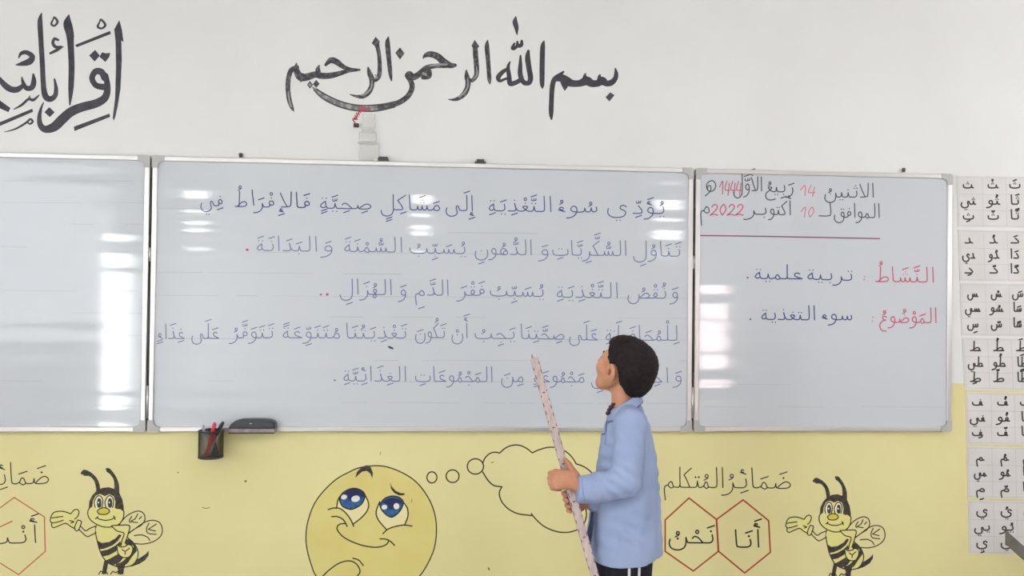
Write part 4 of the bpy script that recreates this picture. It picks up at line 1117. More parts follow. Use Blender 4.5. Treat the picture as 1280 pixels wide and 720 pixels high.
marker('short dark marker in the middle of the mesh cup', (cx + .022, cy + .026, zf0), T(261.5, 535, cy + .034), .0068, mk_blue, black_plastic)
m = MB(); e = empty('folded_card', (cx, cy, zf0)); tag(e, 'dark blue triangular card standing inside the mesh cup', 'card')
m.prism([(cx + .004, zf0), (cx + .032, zf0), (cx + .018, zf0 + .06)], cy + .0, cy + .0025); m.build('card_face', mk_blue, e)

# eraser resting on the lower frame
ez = ZB + FR
ec = U(316.5, 535, -.05)
root = empty('board_eraser', (ec.x, -.05, ZB)); tag(root, 'black whiteboard eraser with domed top on the lower frame, right of the pen cup', 'eraser')
hw = .099
felt = noisy(mat('eraser_felt', srgb(150, 138, 138), 0.9), srgb(160, 148, 148), srgb(132, 120, 122), 40)
y0, y1 = -.078, -.0292
z_b, z_f, z_t = U(316, 540, -.06).z, U(316, 535.5, -.06).z, U(316, 523.5, -.06).z
m = MB(); m.box(ec.x - hw * .985, ec.x + hw * .985, y0 + .003, y1, z_b, z_f, .002); m.build('felt_pad', felt, root)
rings = []
prof = [(-1, 0), (-.985, .16), (-.9, .5), (-.72, .83), (-.45, .98), (0, 1.0), (.5, .99), (.78, .9), (.93, .72), (.995, .45), (1, .1), (1, 0)]
m = MB()
poly = [(ec.x + hw * px, z_f + (z_t - z_f) * pz) for px, pz in prof]
import bmesh as _bm
bm = _bm.new()
v0 = [bm.verts.new((x, y0, z)) for x, z in poly]
v1 = [bm.verts.new((x, y1, z)) for x, z in poly]
bm.faces.new(v0); bm.faces.new(v1[::-1])
for i in range(len(poly)): bm.faces.new((v0[i], v1[i], v1[(i + 1) % len(poly)], v0[(i + 1) % len(poly)]))
_bm.ops.recalc_face_normals(bm, faces=bm.faces[:])
_bm.ops.bevel(bm, geom=[ed for ed in bm.edges if abs(ed.verts[0].co.y - ed.verts[1].co.y) < 1e-6], offset=.006, segments=4, affect='EDGES')
bm.verts.index_update()
m.add([v.co.copy() for v in bm.verts], [[v.index for v in f.verts] for f in bm.faces]); bm.free()
m.build('body', mat('eraser_black', srgb(50, 52, 56), 0.35), root)
q = U(313.5, 529.5, y0)
m = MB(); m.box(q.x - .004, q.x + .004, y0 - .0006, y0 + .002, q.z - .0015, q.z + .0015, .0005); m.build('badge', alu, root)
m = MB(); m.box(ec.x - hw * 1.0, ec.x + hw * .96, y0, y1, z_b - .005, z_b, .002); m.build('shadow_strip', black_plastic, root)  # dark strip built for the shadow under the eraser

# grey bar leaning in at the lower right
ybar = -.16
bar_m = noisy(mat('grey_bar', srgb(112, 106, 98), 0.5, 0.4), srgb(118, 112, 104), srgb(104, 98, 88), 14)
p0, p1 = U(1259.5, 664.5, ybar), U(1260.5, 682.5, ybar)
dv = (U(1280, 682.8, ybar) - p0).normalized()
L_ = p1.z / -dv.z * 1.0
m = MB()
e = empty('flat_bar', (p1.x + dv.x * L_, ybar, 0)); tag(e, 'grey flat bar leaning in at the lower right, its cut end over the lowest sheet', 'bar')
a0, a1 = p0, p1
b0, b1 = p0 + dv * (p0.z / -dv.z), p1 + dv * (p1.z / -dv.z)
m.prism([(a1.x, a1.z), (b1.x, b1.z), (b0.x, b0.z), (a0.x, a0.z)], ybar, ybar + .012); m.build('bar_blade', bar_m, e)
m = MB(); m.box(min(a0.x, a1.x) - .002, max(a0.x, a1.x) + .003, ybar - .002, ybar + .014, a1.z, a0.z, .001); m.build('end_cap', bar_m, e)
# ------------------------------------------------------------------ the pupil: solids blended on a grid, then skinned with surface nets
class Field:
    def __init__(self, lo, hi, res):
        self.lo, self.res = np.array(lo, float), res
        self.n = np.ceil((np.array(hi) - self.lo) / res).astype(int) + 1
        self.D = np.full(self.n, 1.0, np.float32)

    def _win(self, lo, hi):
        a = np.maximum(np.floor((np.array(lo) - self.lo) / self.res).astype(int), 0)
        b = np.minimum(np.ceil((np.array(hi) - self.lo) / self.res).astype(int) + 1, self.n)
        if (b <= a).any(): return None
        sl = tuple(slice(i, j) for i, j in zip(a, b))
        g = [self.lo[k] + self.res * np.arange(a[k], b[k]) for k in range(3)]
        return sl, np.stack(np.meshgrid(*g, indexing='ij'), -1)

    def put(self, fn, lo, hi, k=0.0, sub=False):
        pad = 0.03 + k
        w = self._win(np.array(lo) - pad, np.array(hi) + pad)
        if w is None: return
        sl, P = w
        d = fn(P).astype(np.float32)
        A = self.D[sl]
        if sub: d, A = -d, A
        if sub:
            if k: h = np.clip(.5 - .5 * (A - d) / k, 0, 1); self.D[sl] = A * (1 - h) + d * h + k * h * (1 - h)
            else: self.D[sl] = np.maximum(A, d)
        else:
            if k: h = np.clip(.5 + .5 * (A - d) / k, 0, 1); self.D[sl] = A * (1 - h) + d * h - k * h * (1 - h)
            else: self.D[sl] = np.minimum(A, d)

    def cone(self, a, b, ra, rb, k=0.01, sub=False):
        a, b = np.array(a, float), np.array(b, float)
        ab = b - a; L2 = ab @ ab

        def fn(P):
            t = np.clip(((P - a) @ ab) / L2, 0, 1)
            q = P - a - t[..., None] * ab
            return np.sqrt((q * q).sum(-1)) - (ra + (rb - ra) * t)
        r = max(ra, rb)
        self.put(fn, np.minimum(a, b) - r, np.maximum(a, b) + r, k, sub)

    def chain(self, pts, radii, k=0.006):
        for i in range(len(pts) - 1): self.cone(pts[i], pts[i + 1], radii[i], radii[i + 1], k if i == 0 else .004)

    def ell(self, c, r, A=np.eye(3), k=0.01, sub=False):
        """A: columns are the ellipsoid's axes in world space"""
        c, r = np.array(c, float), np.array(r, float)

        def fn(P):
            q = (P - c) @ A
            k0 = np.sqrt(((q / r) ** 2).sum(-1))
            k1 = np.sqrt(((q / r ** 2) ** 2).sum(-1)) + 1e-9
            return k0 * (k0 - 1) / k1
        R = max(r)
        self.put(fn, c - R, c + R, k, sub)

    def mesh(self, smooth=0):
        D, n = self.D, self.n
        S = D < 0
        corners = [(i, j, k) for i in (0, 1) for j in (0, 1) for k in (0, 1)]
        cnt = sum(S[i:n[0] - 1 + i, j:n[1] - 1 + j, k:n[2] - 1 + k].astype(np.int8) for i, j, k in corners)
        act = (cnt > 0) & (cnt < 8)
        idx = np.argwhere(act)
        vid = -np.ones(act.shape, np.int64)
        vid[act] = np.arange(len(idx))
        acc = np.zeros((len(idx), 3)); m = np.zeros(len(idx))
        edges = [(a, b) for a in corners for b in corners if a < b and sum(abs(x - y) for x, y in zip(a, b)) == 1]
        for a, b in edges:
            da = D[idx[:, 0] + a[0], idx[:, 1] + a[1], idx[:, 2] + a[2]].astype(float)
            db = D[idx[:, 0] + b[0], idx[:, 1] + b[1], idx[:, 2] + b[2]].astype(float)
            x = (da < 0) != (db < 0)
            t = np.where(x, da / np.where(x, da - db, 1), 0)[:, None]
            acc += np.where(x[:, None], np.array(a) + t * (np.array(b) - np.array(a)), 0)
            m += x
        V = self.lo + self.res * (idx + acc / m[:, None])
        F = []
        for ax in range(3):
            u, v = (ax + 1) % 3, (ax + 2) % 3
            s0 = [slice(1, n[k] - 1) for k in range(3)]; s1 = list(s0)
            s0[ax] = slice(0, n[ax] - 1); s1[ax] = slice(1, n[ax])
            A, B = S[tuple(s0)], S[tuple(s1)]
            for flip, msk in ((False, A & ~B), (True, ~A & B)):
                p = np.argwhere(msk)
                if not len(p): continue
                off = np.array([1, 1, 1]); off[ax] = 0
                p = p + off
                q = []
                for du, dv in ((0, 0), (1, 0), (1, 1), (0, 1)):
                    c = p.copy(); c[:, u] -= du; c[:, v] -= dv
                    q.append(vid[c[:, 0], c[:, 1], c[:, 2]])
                q = np.stack(q, 1)
                F.append(q if not flip else q[:, ::-1])
        F = np.concatenate(F)
        F = F[(F >= 0).all(1)]
        for _ in range(smooth):
            acc = np.zeros_like(V); c = np.zeros(len(V))
            for i in range(4):
                np.add.at(acc, F[:, i], V[F[:, (i + 1) % 4]] + V[F[:, (i + 3) % 4]]); np.add.at(c, F[:, i], 2)
            V = V * .5 + acc / c[:, None] * .5
        return V, F


def skin(name, field, material, parent, smooth=1):
    V, F = field.mesh(smooth)
    o = link(name, V.tolist(), F.tolist(), material, parent, True)
    return o


BY = -0.95                                         # distance of the pupil's middle in front of the wall
PB = lambda px, py, l=0.0: np.array(U(px, py, BY - l))
boy = empty('person', (PB(783, 700)[0], BY, 0))
tag(boy, 'pupil with short black hair and light blue jacket, holding a stick up to the whiteboard', 'person')


def frame(phi, tilt=0.0, lean=0.0):
    """columns forward, left, up; phi turns away from the camera, tilt lifts the face"""
    f = np.array([-math.cos(phi), math.sin(phi), 0]); l = np.array([-math.sin(phi), -math.cos(phi), 0]); u = np.array([0, 0, 1.0])
    f2 = f * math.cos(tilt) + u * math.sin(tilt); u2 = u * math.cos(tilt) - f * math.sin(tilt)
    return np.stack([f2, l, u2], 1)


skin_m = noisy(mat('boy_skin', srgb(196, 142, 112), 0.5, 0.4), srgb(198, 143, 113), srgb(184, 127, 99), 18)
skin_m.node_tree.nodes['Principled BSDF'].inputs['Subsurface Weight'].default_value = 0.12
skin_m.node_tree.nodes['Principled BSDF'].inputs['Subsurface Radius'].default_value = (.012, .005, .003)
hair_m = noisy(mat('black_hair', srgb(34, 27, 28), 0.75, 0.2), srgb(38, 30, 31), srgb(27, 21, 23), 60, bump=.5, bscale=220)
cloth_m = noisy(mat('light_blue_cotton', srgb(148, 164, 198), 0.85, 0.2), srgb(150, 163, 195), srgb(143, 157, 189), 7, bump=.12, bscale=300)
trouser_m = noisy(mat('black_trousers', srgb(32, 30, 38), 0.8, 0.2), srgb(36, 34, 42), srgb(28, 26, 34), 30, bump=.1, bscale=260)
stripe_m = mat('white_stripe', srgb(206, 204, 208), 0.7)
maroon_m = noisy(mat('maroon_shirt', srgb(70, 34, 46), 0.8), srgb(78, 38, 50), srgb(58, 28, 40), 60)
navy_m = mat('navy_lining', srgb(46, 56, 86), 0.85)

PHI_H, TILT = math.radians(45), math.radians(18)
AH = frame(PHI_H, TILT)
HC = PB(782.3, 457.6)
H = lambda f, l, u: HC + AH @ np.array([f, l, u])
AB = frame(math.radians(8))

# hands and stick geometry ------------------------------------------------------------
LS = 0.080                                         # how far in front of the body middle the stick is
stick_top, stick_low = PB(667.5, 447.5, LS - .05), PB(744.5, 724, LS + .042)
LH = LS + .030                                     # left hand, in front of the stick
LR = LS - .030                                     # right hand, behind it

body = Field((0.0 + boy.location.x - .34, BY - .30, 0.0), (boy.location.x + .22, BY + .27, 1.40), .0033)
hd_ = Field(HC - .16, HC + .16, .0026)
for F_ in (body,):
    # torso, pelvis, legs
    F_.cone(PB(784, 545), PB(782, 620), .062, .066, .02)
    F_.cone(PB(782, 620), PB(780, 690), .066, .074, .02)
    F_.cone(PB(787, 527, .10), PB(787, 527, -.10), .036, .036, .02)
    for sgn, kx in ((1, 789), (-1, 770)):
        hip, knee, ank = PB(kx, 700, sgn * .062), PB(kx - 2, 812, sgn * .07), PB(kx + 3, 915, sgn * .07)
        F_.cone(hip, knee, .060, .042, .02); F_.cone(knee, ank, .042, .028, .012)
        foot = ank + AB @ np.array([.10, 0, 0]); ank = ank.copy(); ank[2] = .05; foot[2] = .03
        F_.cone(ank, foot, .03, .024, .015)
    # neck
    F_.cone(PB(779, 528), H(-.012, 0, -.066), .042, .039, .016)
    # arms
    sh, el, wr = PB(789, 529, .118), PB(783, 604, .15), PB(724, 609, LH)
    F_.cone(sh, el, .036, .029, .015); F_.cone(el, wr, .029, .022, .012)
    shr, elr, wrr = PB(789, 529, -.118), PB(776, 612, -.15), PB(735, 626, LR - .02)
    F_.cone(shr, elr, .036, .029, .015); F_.cone(elr, wrr, .029, .022, .012)

    # left hand: the back of the hand to the room, fingers closing round the stick from the left
    for i, (yk, r) in enumerate(((590.5, .0096), (596.5, .0098), (602.5, .0094), (608, .0084))):
        base = PB(720, 600 + (i - 1.5) * 4.2, LH - .002)
        mcp = PB(694.5 - (0, 1.2, .8, -1.5)[i], yk, LH + .004)
        F_.cone(base, mcp, .0125, .0112, .008)
        pip = PB(688.2 + (0, -.8, 0, 2)[i], yk + 1.5, LH - .020)
        dip = PB(692.8 + (0, -.8, 0, 1.5)[i], yk + 3, LH - .043)
        tip = PB(701.0 + (0, .6, 0, -1)[i], yk + 4, LH - .0475)
        F_.cone(mcp, pip, .0112, r, .003); F_.cone(pip, dip, r, r * .92, .002); F_.cone(dip, tip, r * .92, r * .74, .002)
    F_.cone(PB(722, 606, LH), PB(706, 599.5, LH + .001), .0185, .0165, .012)
    F_.cone(PB(717.5, 600, LH - .004), PB(716, 589, LH - .010), .0145, .0118, .008)
    F_.cone(PB(716, 589, LH - .010), PB(711.2, 580.5, LH - .014), .0112, .0098, .003)
    F_.cone(PB(711.2, 580.5, LH - .014), PB(706.8, 575.2, LH - .012), .0098, .0078, .002)
    # right hand: behind the stick, fingers coming round its left edge
    F_.cone(wrr, PB(722, 628, LR - .012), .022, .0185, .012)
    for i, (yk, r) in enumerate(((615.5, .0092), (622.5, .0095), (629.5, .0092), (636.2, .0084))):
        sx = 710 + (yk - 600) * .28
        mcp = PB(sx + 6, yk - 1, LR - .010)
        F_.cone(PB(728, 626 + (i - 1.5) * 3, LR - .014), mcp, .0125, .0108, .008)
        pip = PB(sx - 6.0, yk, LR - .0075); dip = PB(sx - 9.6, yk + 2.0, LR + .016); tip = PB(sx - 6.8, yk + 3.6, LR + .036)
        F_.cone(mcp, pip, .0106, r, .003); F_.cone(pip, dip, r, r * .92, .002); F_.cone(dip, tip, r * .92, r * .74, .002)
    F_.cone(PB(724, 622, LR - .01), PB(723, 612, LR - .008), .0135, .0112, .008); F_.cone(PB(723, 612, LR - .008), PB(720.5, 605, LR + .002), .0108, .0086, .003)

# head -----------------------------------------------------------------------------
for F_ in (body,):
    F_.ell(H(-.012, 0, .016), (.090, .072, .080), AH, .02)
    F_.ell(H(.040, 0, -.034), (.054, .054, .070), AH, .02)
    F_.cone(H(.068, .014, -.087), H(.068, -.014, -.087), .0175, .0175, .016)
    for s in (1, -1):
        F_.cone(H(.059, s * .022, -.086), H(.002, s * .056, -.046), .017, .017, .014)
        F_.ell(H(.060, s * .036, -.026), (.027, .023, .026), AH, .014)          # cheek
        F_.cone(H(.078, s * .012, .016), H(.066, s * .040, .016), .010, .009, .010)   # brow
        F_.ell(H(.0875, s * .031, .002), (.013, .017, .010), AH, .008, True)      # eye hollow
        F_.ell(H(.0705, s * .031, .001), (.0125, .0135, .0105), AH, .003)        # closed lid mass
        ea = AH @ np.array([[math.cos(.25), 0, math.sin(.25)], [0, 1, 0], [-math.sin(.25), 0, math.cos(.25)]])
        F_.ell(H(.003, s * .0765, -.019), (.0190, .0095, .030), ea, .003)        # ear
        F_.ell(H(.006, s * .0870, -.014), (.0120, .0110, .0190), ea, .002, True)
        F_.ell(H(.008, s * .0790, -.021), (.0062, .0170, .0095), ea, .0010, True)
        F_.ell(H(.0155, s * .0775, -.022), (.0045, .0060, .007), ea, .002)       # tragus side
        F_.ell(H(.094, s * .0085, -.0245), (.009, .0065, .0065), AH, .006)        # nostril wings
    F_.cone(H(.082, 0, .010), H(.101, 0, -.020), .0070, .0098, .010)
    F_.ell(H(.0835, 0, -.0465), (.010, .020, .0058), AH, .006); F_.ell(H(.081, 0, -.0575), (.010, .017, .0062), AH, .006)
    F_.ell(H(.0965, 0, -.0515), (.012, .018, .0016), AH, .002, True)
o_body = skin('body', body, skin_m, boy, 1)

# eyes, brows
def face_at(l, u):
    """the face's surface straight ahead of (l, u)"""
    for f in np.arange(.13, 0, -.0008):
        p = H(f, l, u)
        i = np.round((p - body.lo) / body.res).astype(int)
        if body.D[tuple(i)] < .0005: return p
    return H(.07, l, u)


for s in (1, -1):
    m = MB()
    c = H(.0700, s * .031, .001)
    R_ = .0128
    rings = []
    for i in range(1, 8):
        th = math.pi * i / 8
        rings.append([Vector(c) + Vector(AH @ np.array([R_ * math.cos(th), R_ * math.sin(th) * math.cos(a), R_ * .62 * math.sin(th) * math.sin(a)])) for a in [2 * math.pi * k / 14 for k in range(14)]])
    m.rings(rings); m.build('eye', mat('eye_white', srgb(220, 214, 210), .3) if s == 1 else bpy.data.materials['eye_white'], boy, True)
    m = MB(); m.tube([H(.0808, s * .031, .001), H(.0829, s * .031, .001)], .0052, 14); m.build('iris', mat('dark_iris', srgb(40, 26, 20), .3) if s == 1 else bpy.data.materials['dark_iris'], boy, True)
    m = MB(); m.tube([face_at(s * .012, .0185), face_at(s * .020, .0215), face_at(s * .029, .0225), face_at(s * .038, .0210), face_at(s * .046, .0175)], .003, 8, radii=[.0016, .0026, .0028, .0022, .0010]); m.build('eyebrow', hair_m, boy, True)

# hair ------------------------------------------------------------------------------
hair = Field(HC - .165, HC + .165, .003)
hair.ell(H(-.017, 0, .018), (.0955, .0785, .0825), AH, 0)
hair.ell(H(-.060, 0, -.026), (.046, .062, .062), AH, .02)
hair.ell(H(.018, 0, .058), (.062, .062, .040), AH, .02)


def cut(fld, fn, k=.006):
    w = fld._win(fld.lo, fld.lo + fld.res * fld.n); sl, P = w
    q = (P - HC) @ AH
    d = fn(q[..., 0], q[..., 1], q[..., 2]).astype(np.float32)
    A = fld.D
    h = np.clip(.5 - .5 * (A - d) / k, 0, 1)
    fld.D = (A * (1 - h) + d * h + k * h * (1 - h)).astype(np.float32)


cut(hair, lambda f, l, u: f * .86 - u * .50 - .0215 + .003 * np.sin(u * 260) + .002 * np.sin(l * 400), .003)          # forehead and temple line
cut(hair, lambda f, l, u: np.minimum(-u - .018, f + .020), .004)                                # below the sideburn, in front of the nape
cut(hair, lambda f, l, u: np.sqrt((f - .002) ** 2 + ((u + .019) * .75) ** 2) * -1 + .0215, .004)   # round the ear
cut(hair, lambda f, l, u: -u - .086 + .25 * (f + .06), .006)
g = np.stack(np.meshgrid(*[hair.lo[k] + hair.res * np.arange(hair.n[k]) for k in range(3)], indexing='ij'), -1)
hair.D += (.0012 * np.sin(g[..., 0] * 310 + 3 * np.sin(g[..., 2] * 90)) * np.sin(g[..., 2] * 260 + 2 * np.sin(g[..., 1] * 120))).astype(np.float32)
skin('hair', hair, hair_m, boy, 1)

# jacket ----------------------------------------------------------------------------
jk = Field((boy.location.x - .27, BY - .28, .56), (boy.location.x + .2, BY + .26, 1.22), .0048)
KZ = [(703, 778.5, .131, .150), (690, 778.5, .129, .149), (665, 780, .123, .146), (640, 781, .116, .143), (615, 782.5, .109, .140), (590, 783.5, .102, .137), (565, 784, .093, .133), (545, 783.5, .084, .127), (530, 784, .072, .115), (516, 785, .054, .085), (506, 786, .042, .06)]
zz = np.array([PB(783, k[0])[2] for k in KZ]); xx = np.array([PB(k[1], k[0])[0] for k in KZ]); aa = np.array([k[2] for k in KZ]); bb = np.array([k[3] for k in KZ])
o_ = np.argsort(zz); zz, xx, aa, bb = zz[o_], xx[o_], aa[o_], bb[o_]
HEM = PB(778, 692.5)[2]


def torso(P):
    z = P[..., 2]
    a, b, x = np.interp(z, zz, aa), np.interp(z, zz, bb), np.interp(z, zz, xx)
    q = np.stack([P[..., 0] - x, P[..., 1] - BY, 0 * z], -1)
    f, l = q @ AB[:, 0], q @ AB[:, 1]
    th = np.arctan2(l, f)
    fold = .0035 * np.clip((1.0 - z) * 3, 0, 1) * np.sin(th * 7 + 4 * z) + .0018 * np.sin(th * 13 - 9 * z)
    k0 = np.sqrt((f / a) ** 2 + (l / b) ** 2)
    d = (k0 - 1) * np.minimum(a, b) * .95 + fold
    hem = HEM + .012 * np.clip(q[..., 0] / .12, -1, 1) + .022 * np.clip(-q[..., 0] / .12 - .35, 0, 1)
    return np.maximum(np.maximum(d, hem - z), z - zz[-1])


jk.put(torso, (boy.location.x - .2, BY - .2, .55), (boy.location.x + .2, BY + .2, 1.16), 0)
jk.cone(PB(788, 526, .085), PB(789, 531, .122), .047, .052, .03)
jk.cone(PB(789, 531, .122), PB(786, 566, .142), .053, .049, .008)
jk.cone(PB(786, 566, .142), PB(781, 603, .156), .049, .050, .004)
jk.cone(PB(781, 603, .156), PB(751, 609, .134), .050, .047, .004)
jk.cone(PB(751, 609, .132), PB(728, 612, LH + .008), .047, .0445, .012)
jk.cone(PB(788, 526, -.085), PB(789, 531, -.122), .047, .052, .03)
jk.cone(PB(789, 531, -.122), PB(776, 608, -.152), .053, .050, .02)
jk.cone(PB(776, 608, -.152), PB(742, 624, LR - .03), .048, .040, .016)
g = np.stack(np.meshgrid(*[jk.lo[k] + jk.res * np.arange(jk.n[k]) for k in range(3)], indexing='ij'), -1)


def plane_cut(fld, p, nrm, lo, hi):
    """cuts the sleeve square at a point, inside a box only"""
    w = fld._win(lo, hi)
    sl, P = w
    d = ((P - p) @ nrm).astype(np.float32)
    fld.D[sl] = np.maximum(fld.D[sl], d)


cuff_p = PB(721.5, 613, LH + .01)
plane_cut(jk, cuff_p, np.array([-1, 0, .12]), cuff_p - .075, cuff_p + np.array([.02, .075, .075]))
# folds where the sleeve bends
el = PB(778, 606, .16)
for k, (a, b, dep) in enumerate(((PB(752, 590, .18), PB(780, 604, .215), .007), (PB(748, 598, .19), PB(772, 606, .215), .0055), (PB(766, 622, .19), PB(790, 618, .2), .006), (PB(742, 603, .18), PB(758, 612, .19), .0045))):
    jk.cone(a, b, dep, dep * .6, .012, True)
jk.D += (.0016 * np.sin(g[..., 0] * 70 + 50 * g[..., 2]) * np.sin(g[..., 2] * 90 - 30 * g[..., 0])).astype(np.float32)
for px, py, l, sg, nx, nz, lam, amp in ((768, 604, .19, .040, .55, .83, .030, .0040), (792, 548, .15, .035, .80, .6, .034, .0030), (748, 608, .17, .025, .95, .3, .024, .0022), (752, 575, .10, .045, .35, .94, .040, .0040),
                                        (812, 600, .0, .05, .2, .98, .045, .0040), (790, 665, .14, .055, .5, .87, .055, .0035), (755, 655, .12, .04, .9, -.4, .045, .0035), (800, 520, .06, .03, .9, .45, .03, .003)):
    c_ = PB(px, py, l)
    wgt = np.exp(-((g - c_) ** 2).sum(-1) / (2 * sg * sg))
    jk.D += (amp * wgt * np.sin((g[..., 0] * nx + g[..., 2] * nz + .25 * g[..., 1]) * 2 * math.pi / lam + 12 * g[..., 0])).astype(np.float32)
skin('jacket', jk, cloth_m, boy, 2)

# collar: a folded band, higher at the nape
def ring(px, py, rf, rl, drop, l=0.0, n=40):
    c = PB(px, py, l)
    out = []
    for k in range(n):
        a = 2 * math.pi * k / n
        v = AB @ np.array([rf * math.cos(a), rl * math.sin(a), -drop * math.cos(a)])
        out.append(Vector(c + v))
    return out


m = MB()
rr = [ring(781, 509, .045, .054, .026), ring(781, 502, .046, .050, .030), ring(781, 499.6, .0490, .0535, .031), ring(781, 501, .0520, .057, .032), ring(780.5, 507, .0570, .070, .034), ring(780.5, 512.5, .0610, .080, .036), ring(780.5, 513.5, .0590, .077, .036), ring(781, 511, .052, .064, .032)]
m.rings(rr + [rr[0]], cap=False)
m.build('collar', cloth_m, boy, True)
m = MB(); R0 = ring(780.5, 514.2, .0605, .0795, .036); m.tube(R0 + [R0[0]], .0016, 6); m.build('collar_seam', mat('jacket_dark_seam', srgb(96, 110, 150), .85), boy, True)  # dark blue seam line round the collar's lower edge
m = MB()
for px, py, r in ((759.6, 516.6, .0072), (761.0, 512.4, .0062), (763.2, 508.6, .0068), (766.0, 505.6, .0058)):
    m.tube([PB(px - 1.2, py + .8, -.004), PB(px, py, .010), PB(px + 2.2, py - .6, .024)], r, 12, radii=[r * .55, r, r * .6])
m.build('shirt_neck', maroon_m, boy, True)
m = MB()
rr = [ring(781, 510, .0485, .052, .026), ring(780.6, 504, .0468, .0465, .026), ring(780.6, 502.5, .0440, .0435, .026), ring(781, 508, .0425, .0420, .026)]
m.rings(rr + [rr[0]], cap=False); m.build('shirt_band', maroon_m, boy, True)
# seams, front flap and pocket edge
ink_dark = mat('jacket_seam', srgb(126, 142, 180), .85)


def on_jacket(px, py, out=.0012):
    """point on the jacket seen at a pixel, found by walking along the line of sight"""
    p0 = np.array(CAM); d = np.array(U(px, py, BY)) - p0; L = np.linalg.norm(d); d /= L
    for s in np.arange(L - .35, L + .2, .001):
        p = p0 + d * s
        i = np.round((p - jk.lo) / jk.res).astype(int)
        if (i >= 0).all() and (i < jk.n).all() and jk.D[tuple(i)] < .001: return p - d * out
    return None


def seam(name, pts, r, material):
    P = [on_jacket(float(x), float(y)) for x, y in spline(pts, sub=6)]
    P = [p for p in P if p is not None]
    if len(P) < 3: return
    P = [P[0]] + [(P[i - 1] + P[i] * 2 + P[i + 1]) / 4 for i in range(1, len(P) - 1)] + [P[-1]]
    m = MB(); m.tube(P, r, 6); m.build(name, material, boy, True)


seam('front_edge', [(760, 521), (758, 530), (757, 541), (752, 543)], .0014, navy_m)
seam('pocket_edge', [(756, 556), (757, 548), (758, 541)], .0012, ink_dark)
seam('cuff_seam', [(727, 597.5), (727.5, 606), (729, 616), (731, 627)], .0010, ink_dark)
# loose front edge of the jacket with its dark lining
m = MB()
fl = [(738.5, 640, .055), (737, 652, .062), (734, 665, .066), (731, 678, .07), (729.5, 690, .07)]
bk = [(741, 640, .075), (741, 655, .09), (739, 668, .1), (737, 682, .105), (733, 693, .1)]
A_ = [PB(*p) for p in fl]; B_ = [PB(*p) for p in bk]
th = np.array([.004, .003, 0])
rings = [[Vector(a), Vector(b), Vector(b + th), Vector(a + th)] for a, b in zip(A_, B_)]
m.rings(rings); m.build('front_lining', navy_m, boy)

# trousers ----------------------------------------------------------------------------
def leg_rings(kx, sgn, n=48, off=0.0):
    out = []
    for py, dx, r in ((672, 0, .075), (700, 0, .074), (730, -.5, .070), (770, -1, .064), (812, -2, .058), (860, 0, .055), (905, 2, .054), (919, 2, .055)):
        c = PB(kx + dx, py, sgn * (.060 + (py - 690) * .00005))
        out.append([Vector(c + AB @ np.array([(r + off) * math.cos(2 * math.pi * k / n) * 1.05, (r + off) * math.sin(2 * math.pi * k / n), 0])) for k in range(n)])
    return out


m = MB()
for kx, sgn in ((786, 1), (772, -1)): m.rings(leg_rings(kx, sgn))
m.build('trousers', trouser_m, boy, True)
for ang in (84, 108):
    R_ = leg_rings(786, 1, 120, .0014); R2 = leg_rings(786, 1, 120, -.001)
    k0 = int(ang / 3)
    m = MB()
    m.rings([[a[k0], a[k0 + 1], a[k0 + 2], b[k0 + 2], b[k0 + 1], b[k0]] for a, b in zip(R_, R2)])
    m.build('side_stripe', stripe_m, boy)
shoe_m = mat('dark_trainer', srgb(40, 40, 46), .6)
for kx, sgn in ((789, 1), (773, -1)):
    sf = Field((0, 0, 0), (.01, .01, .01), .01)
    ank = PB(kx, 915, sgn * .07); ank[2] = 0
    lo = ank - np.array([.24, .09, 0]); hi = ank + np.array([.1, .12, .14])
    sf = Field(lo - .01, hi, .005)
    up = lambda f, l, u: ank + AB @ np.array([f, l, u])
    sf.cone(up(-.03, 0, .045), up(.06, 0, .036), .042, .038, .02); sf.cone(up(.06, 0, .034), up(.135, 0, .026), .038, .026, .02); sf.cone(up(-.02, 0, .06), up(-.01, 0, .1), .042, .042, .02)
    w_ = sf._win(sf.lo, sf.lo + sf.res * sf.n)
    sf.D = np.maximum(sf.D, (.004 - w_[1][..., 2]).astype(np.float32))
    skin('shoe', sf, shoe_m, boy, 2)

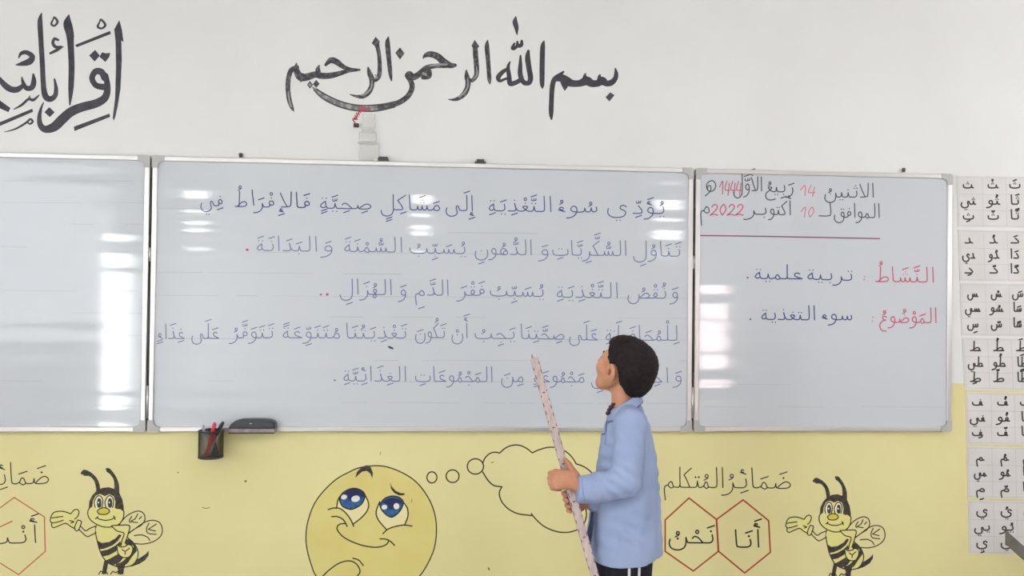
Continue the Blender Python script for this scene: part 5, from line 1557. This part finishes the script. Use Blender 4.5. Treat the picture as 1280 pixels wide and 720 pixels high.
# the stick -----------------------------------------------------------------------------
wood = noisy(mat('pale_worn_wood', srgb(206, 188, 184), 0.6, 0.3), srgb(198, 180, 175), srgb(174, 154, 150), 12, stretch=(6, 6, 1))
ax = stick_top - stick_low; LEN = np.linalg.norm(ax); ax /= LEN
low = stick_low - ax * .12                           # carries on below the frame
LEN += .12
side = np.cross(ax, np.array([0, 1, 0])); side /= np.linalg.norm(side)
nrm = np.cross(side, ax)
if nrm[1] > 0: nrm = -nrm
stick = empty('measuring_stick', low.tolist())
tag(stick, 'long pale wooden stick with dark ruler marks, gripped in the pupil\'s hands', 'stick')
W2, T2 = .0134, .0060
m = MB()
rings = []
for s, q in ((0, .9), (.004, 1), (LEN - .012, 1), (LEN - .003, .93), (LEN, .8)):
    c = low + ax * s
    pr = []
    for a, b in ((-1, -.7), (-.9, -1), (.9, -1), (1, -.7), (1, .7), (.9, 1), (-.9, 1), (-1, .7)):
        pr.append(Vector(c + side * a * W2 * q + nrm * b * T2))
    rings.append(pr)
m.rings(rings); m.build('wooden_bar', wood, stick)
markm = mat('stick_mark', srgb(104, 82, 84), .6)
rng = random.Random(5)


def dash(s0, s1, a0, a1, name='ruler_mark'):
    m = MB()
    pts = []
    for h in (T2 - .0004, T2 + .0005):
        for s, a in ((s0, a0), (s0, a1), (s1, a1), (s1, a0)):
            pts.append(low + ax * s + side * a * W2 + nrm * h)
    m.add([Vector(p) for p in pts], [(0, 1, 2, 3), (7, 6, 5, 4), (0, 4, 5, 1), (1, 5, 6, 2), (2, 6, 7, 3), (3, 7, 4, 0)])
    m.build(name, markm, stick)


k = 0
s = .05
while s < LEN - .03:
    dash(s, s + rng.uniform(.006, .015), .72, .92)
    dash(s + .016, s + .016 + rng.uniform(.005, .012), -.92, -.72)
    if k % 4 == 2: dash(s + .012, s + .016, -.35, .3)
    s += rng.uniform(.026, .036); k += 1
tipc = low + ax * LEN
m = MB(); m.tube([tipc + side * .004 - ax * .004, tipc + side * .0045 + ax * .006, tipc + side * .003 + ax * .013], .004, 8, radii=[.0042, .0034, .0018]); m.build('nail_tip', mat('dull_nail', srgb(150, 138, 136), .5), stick, True)
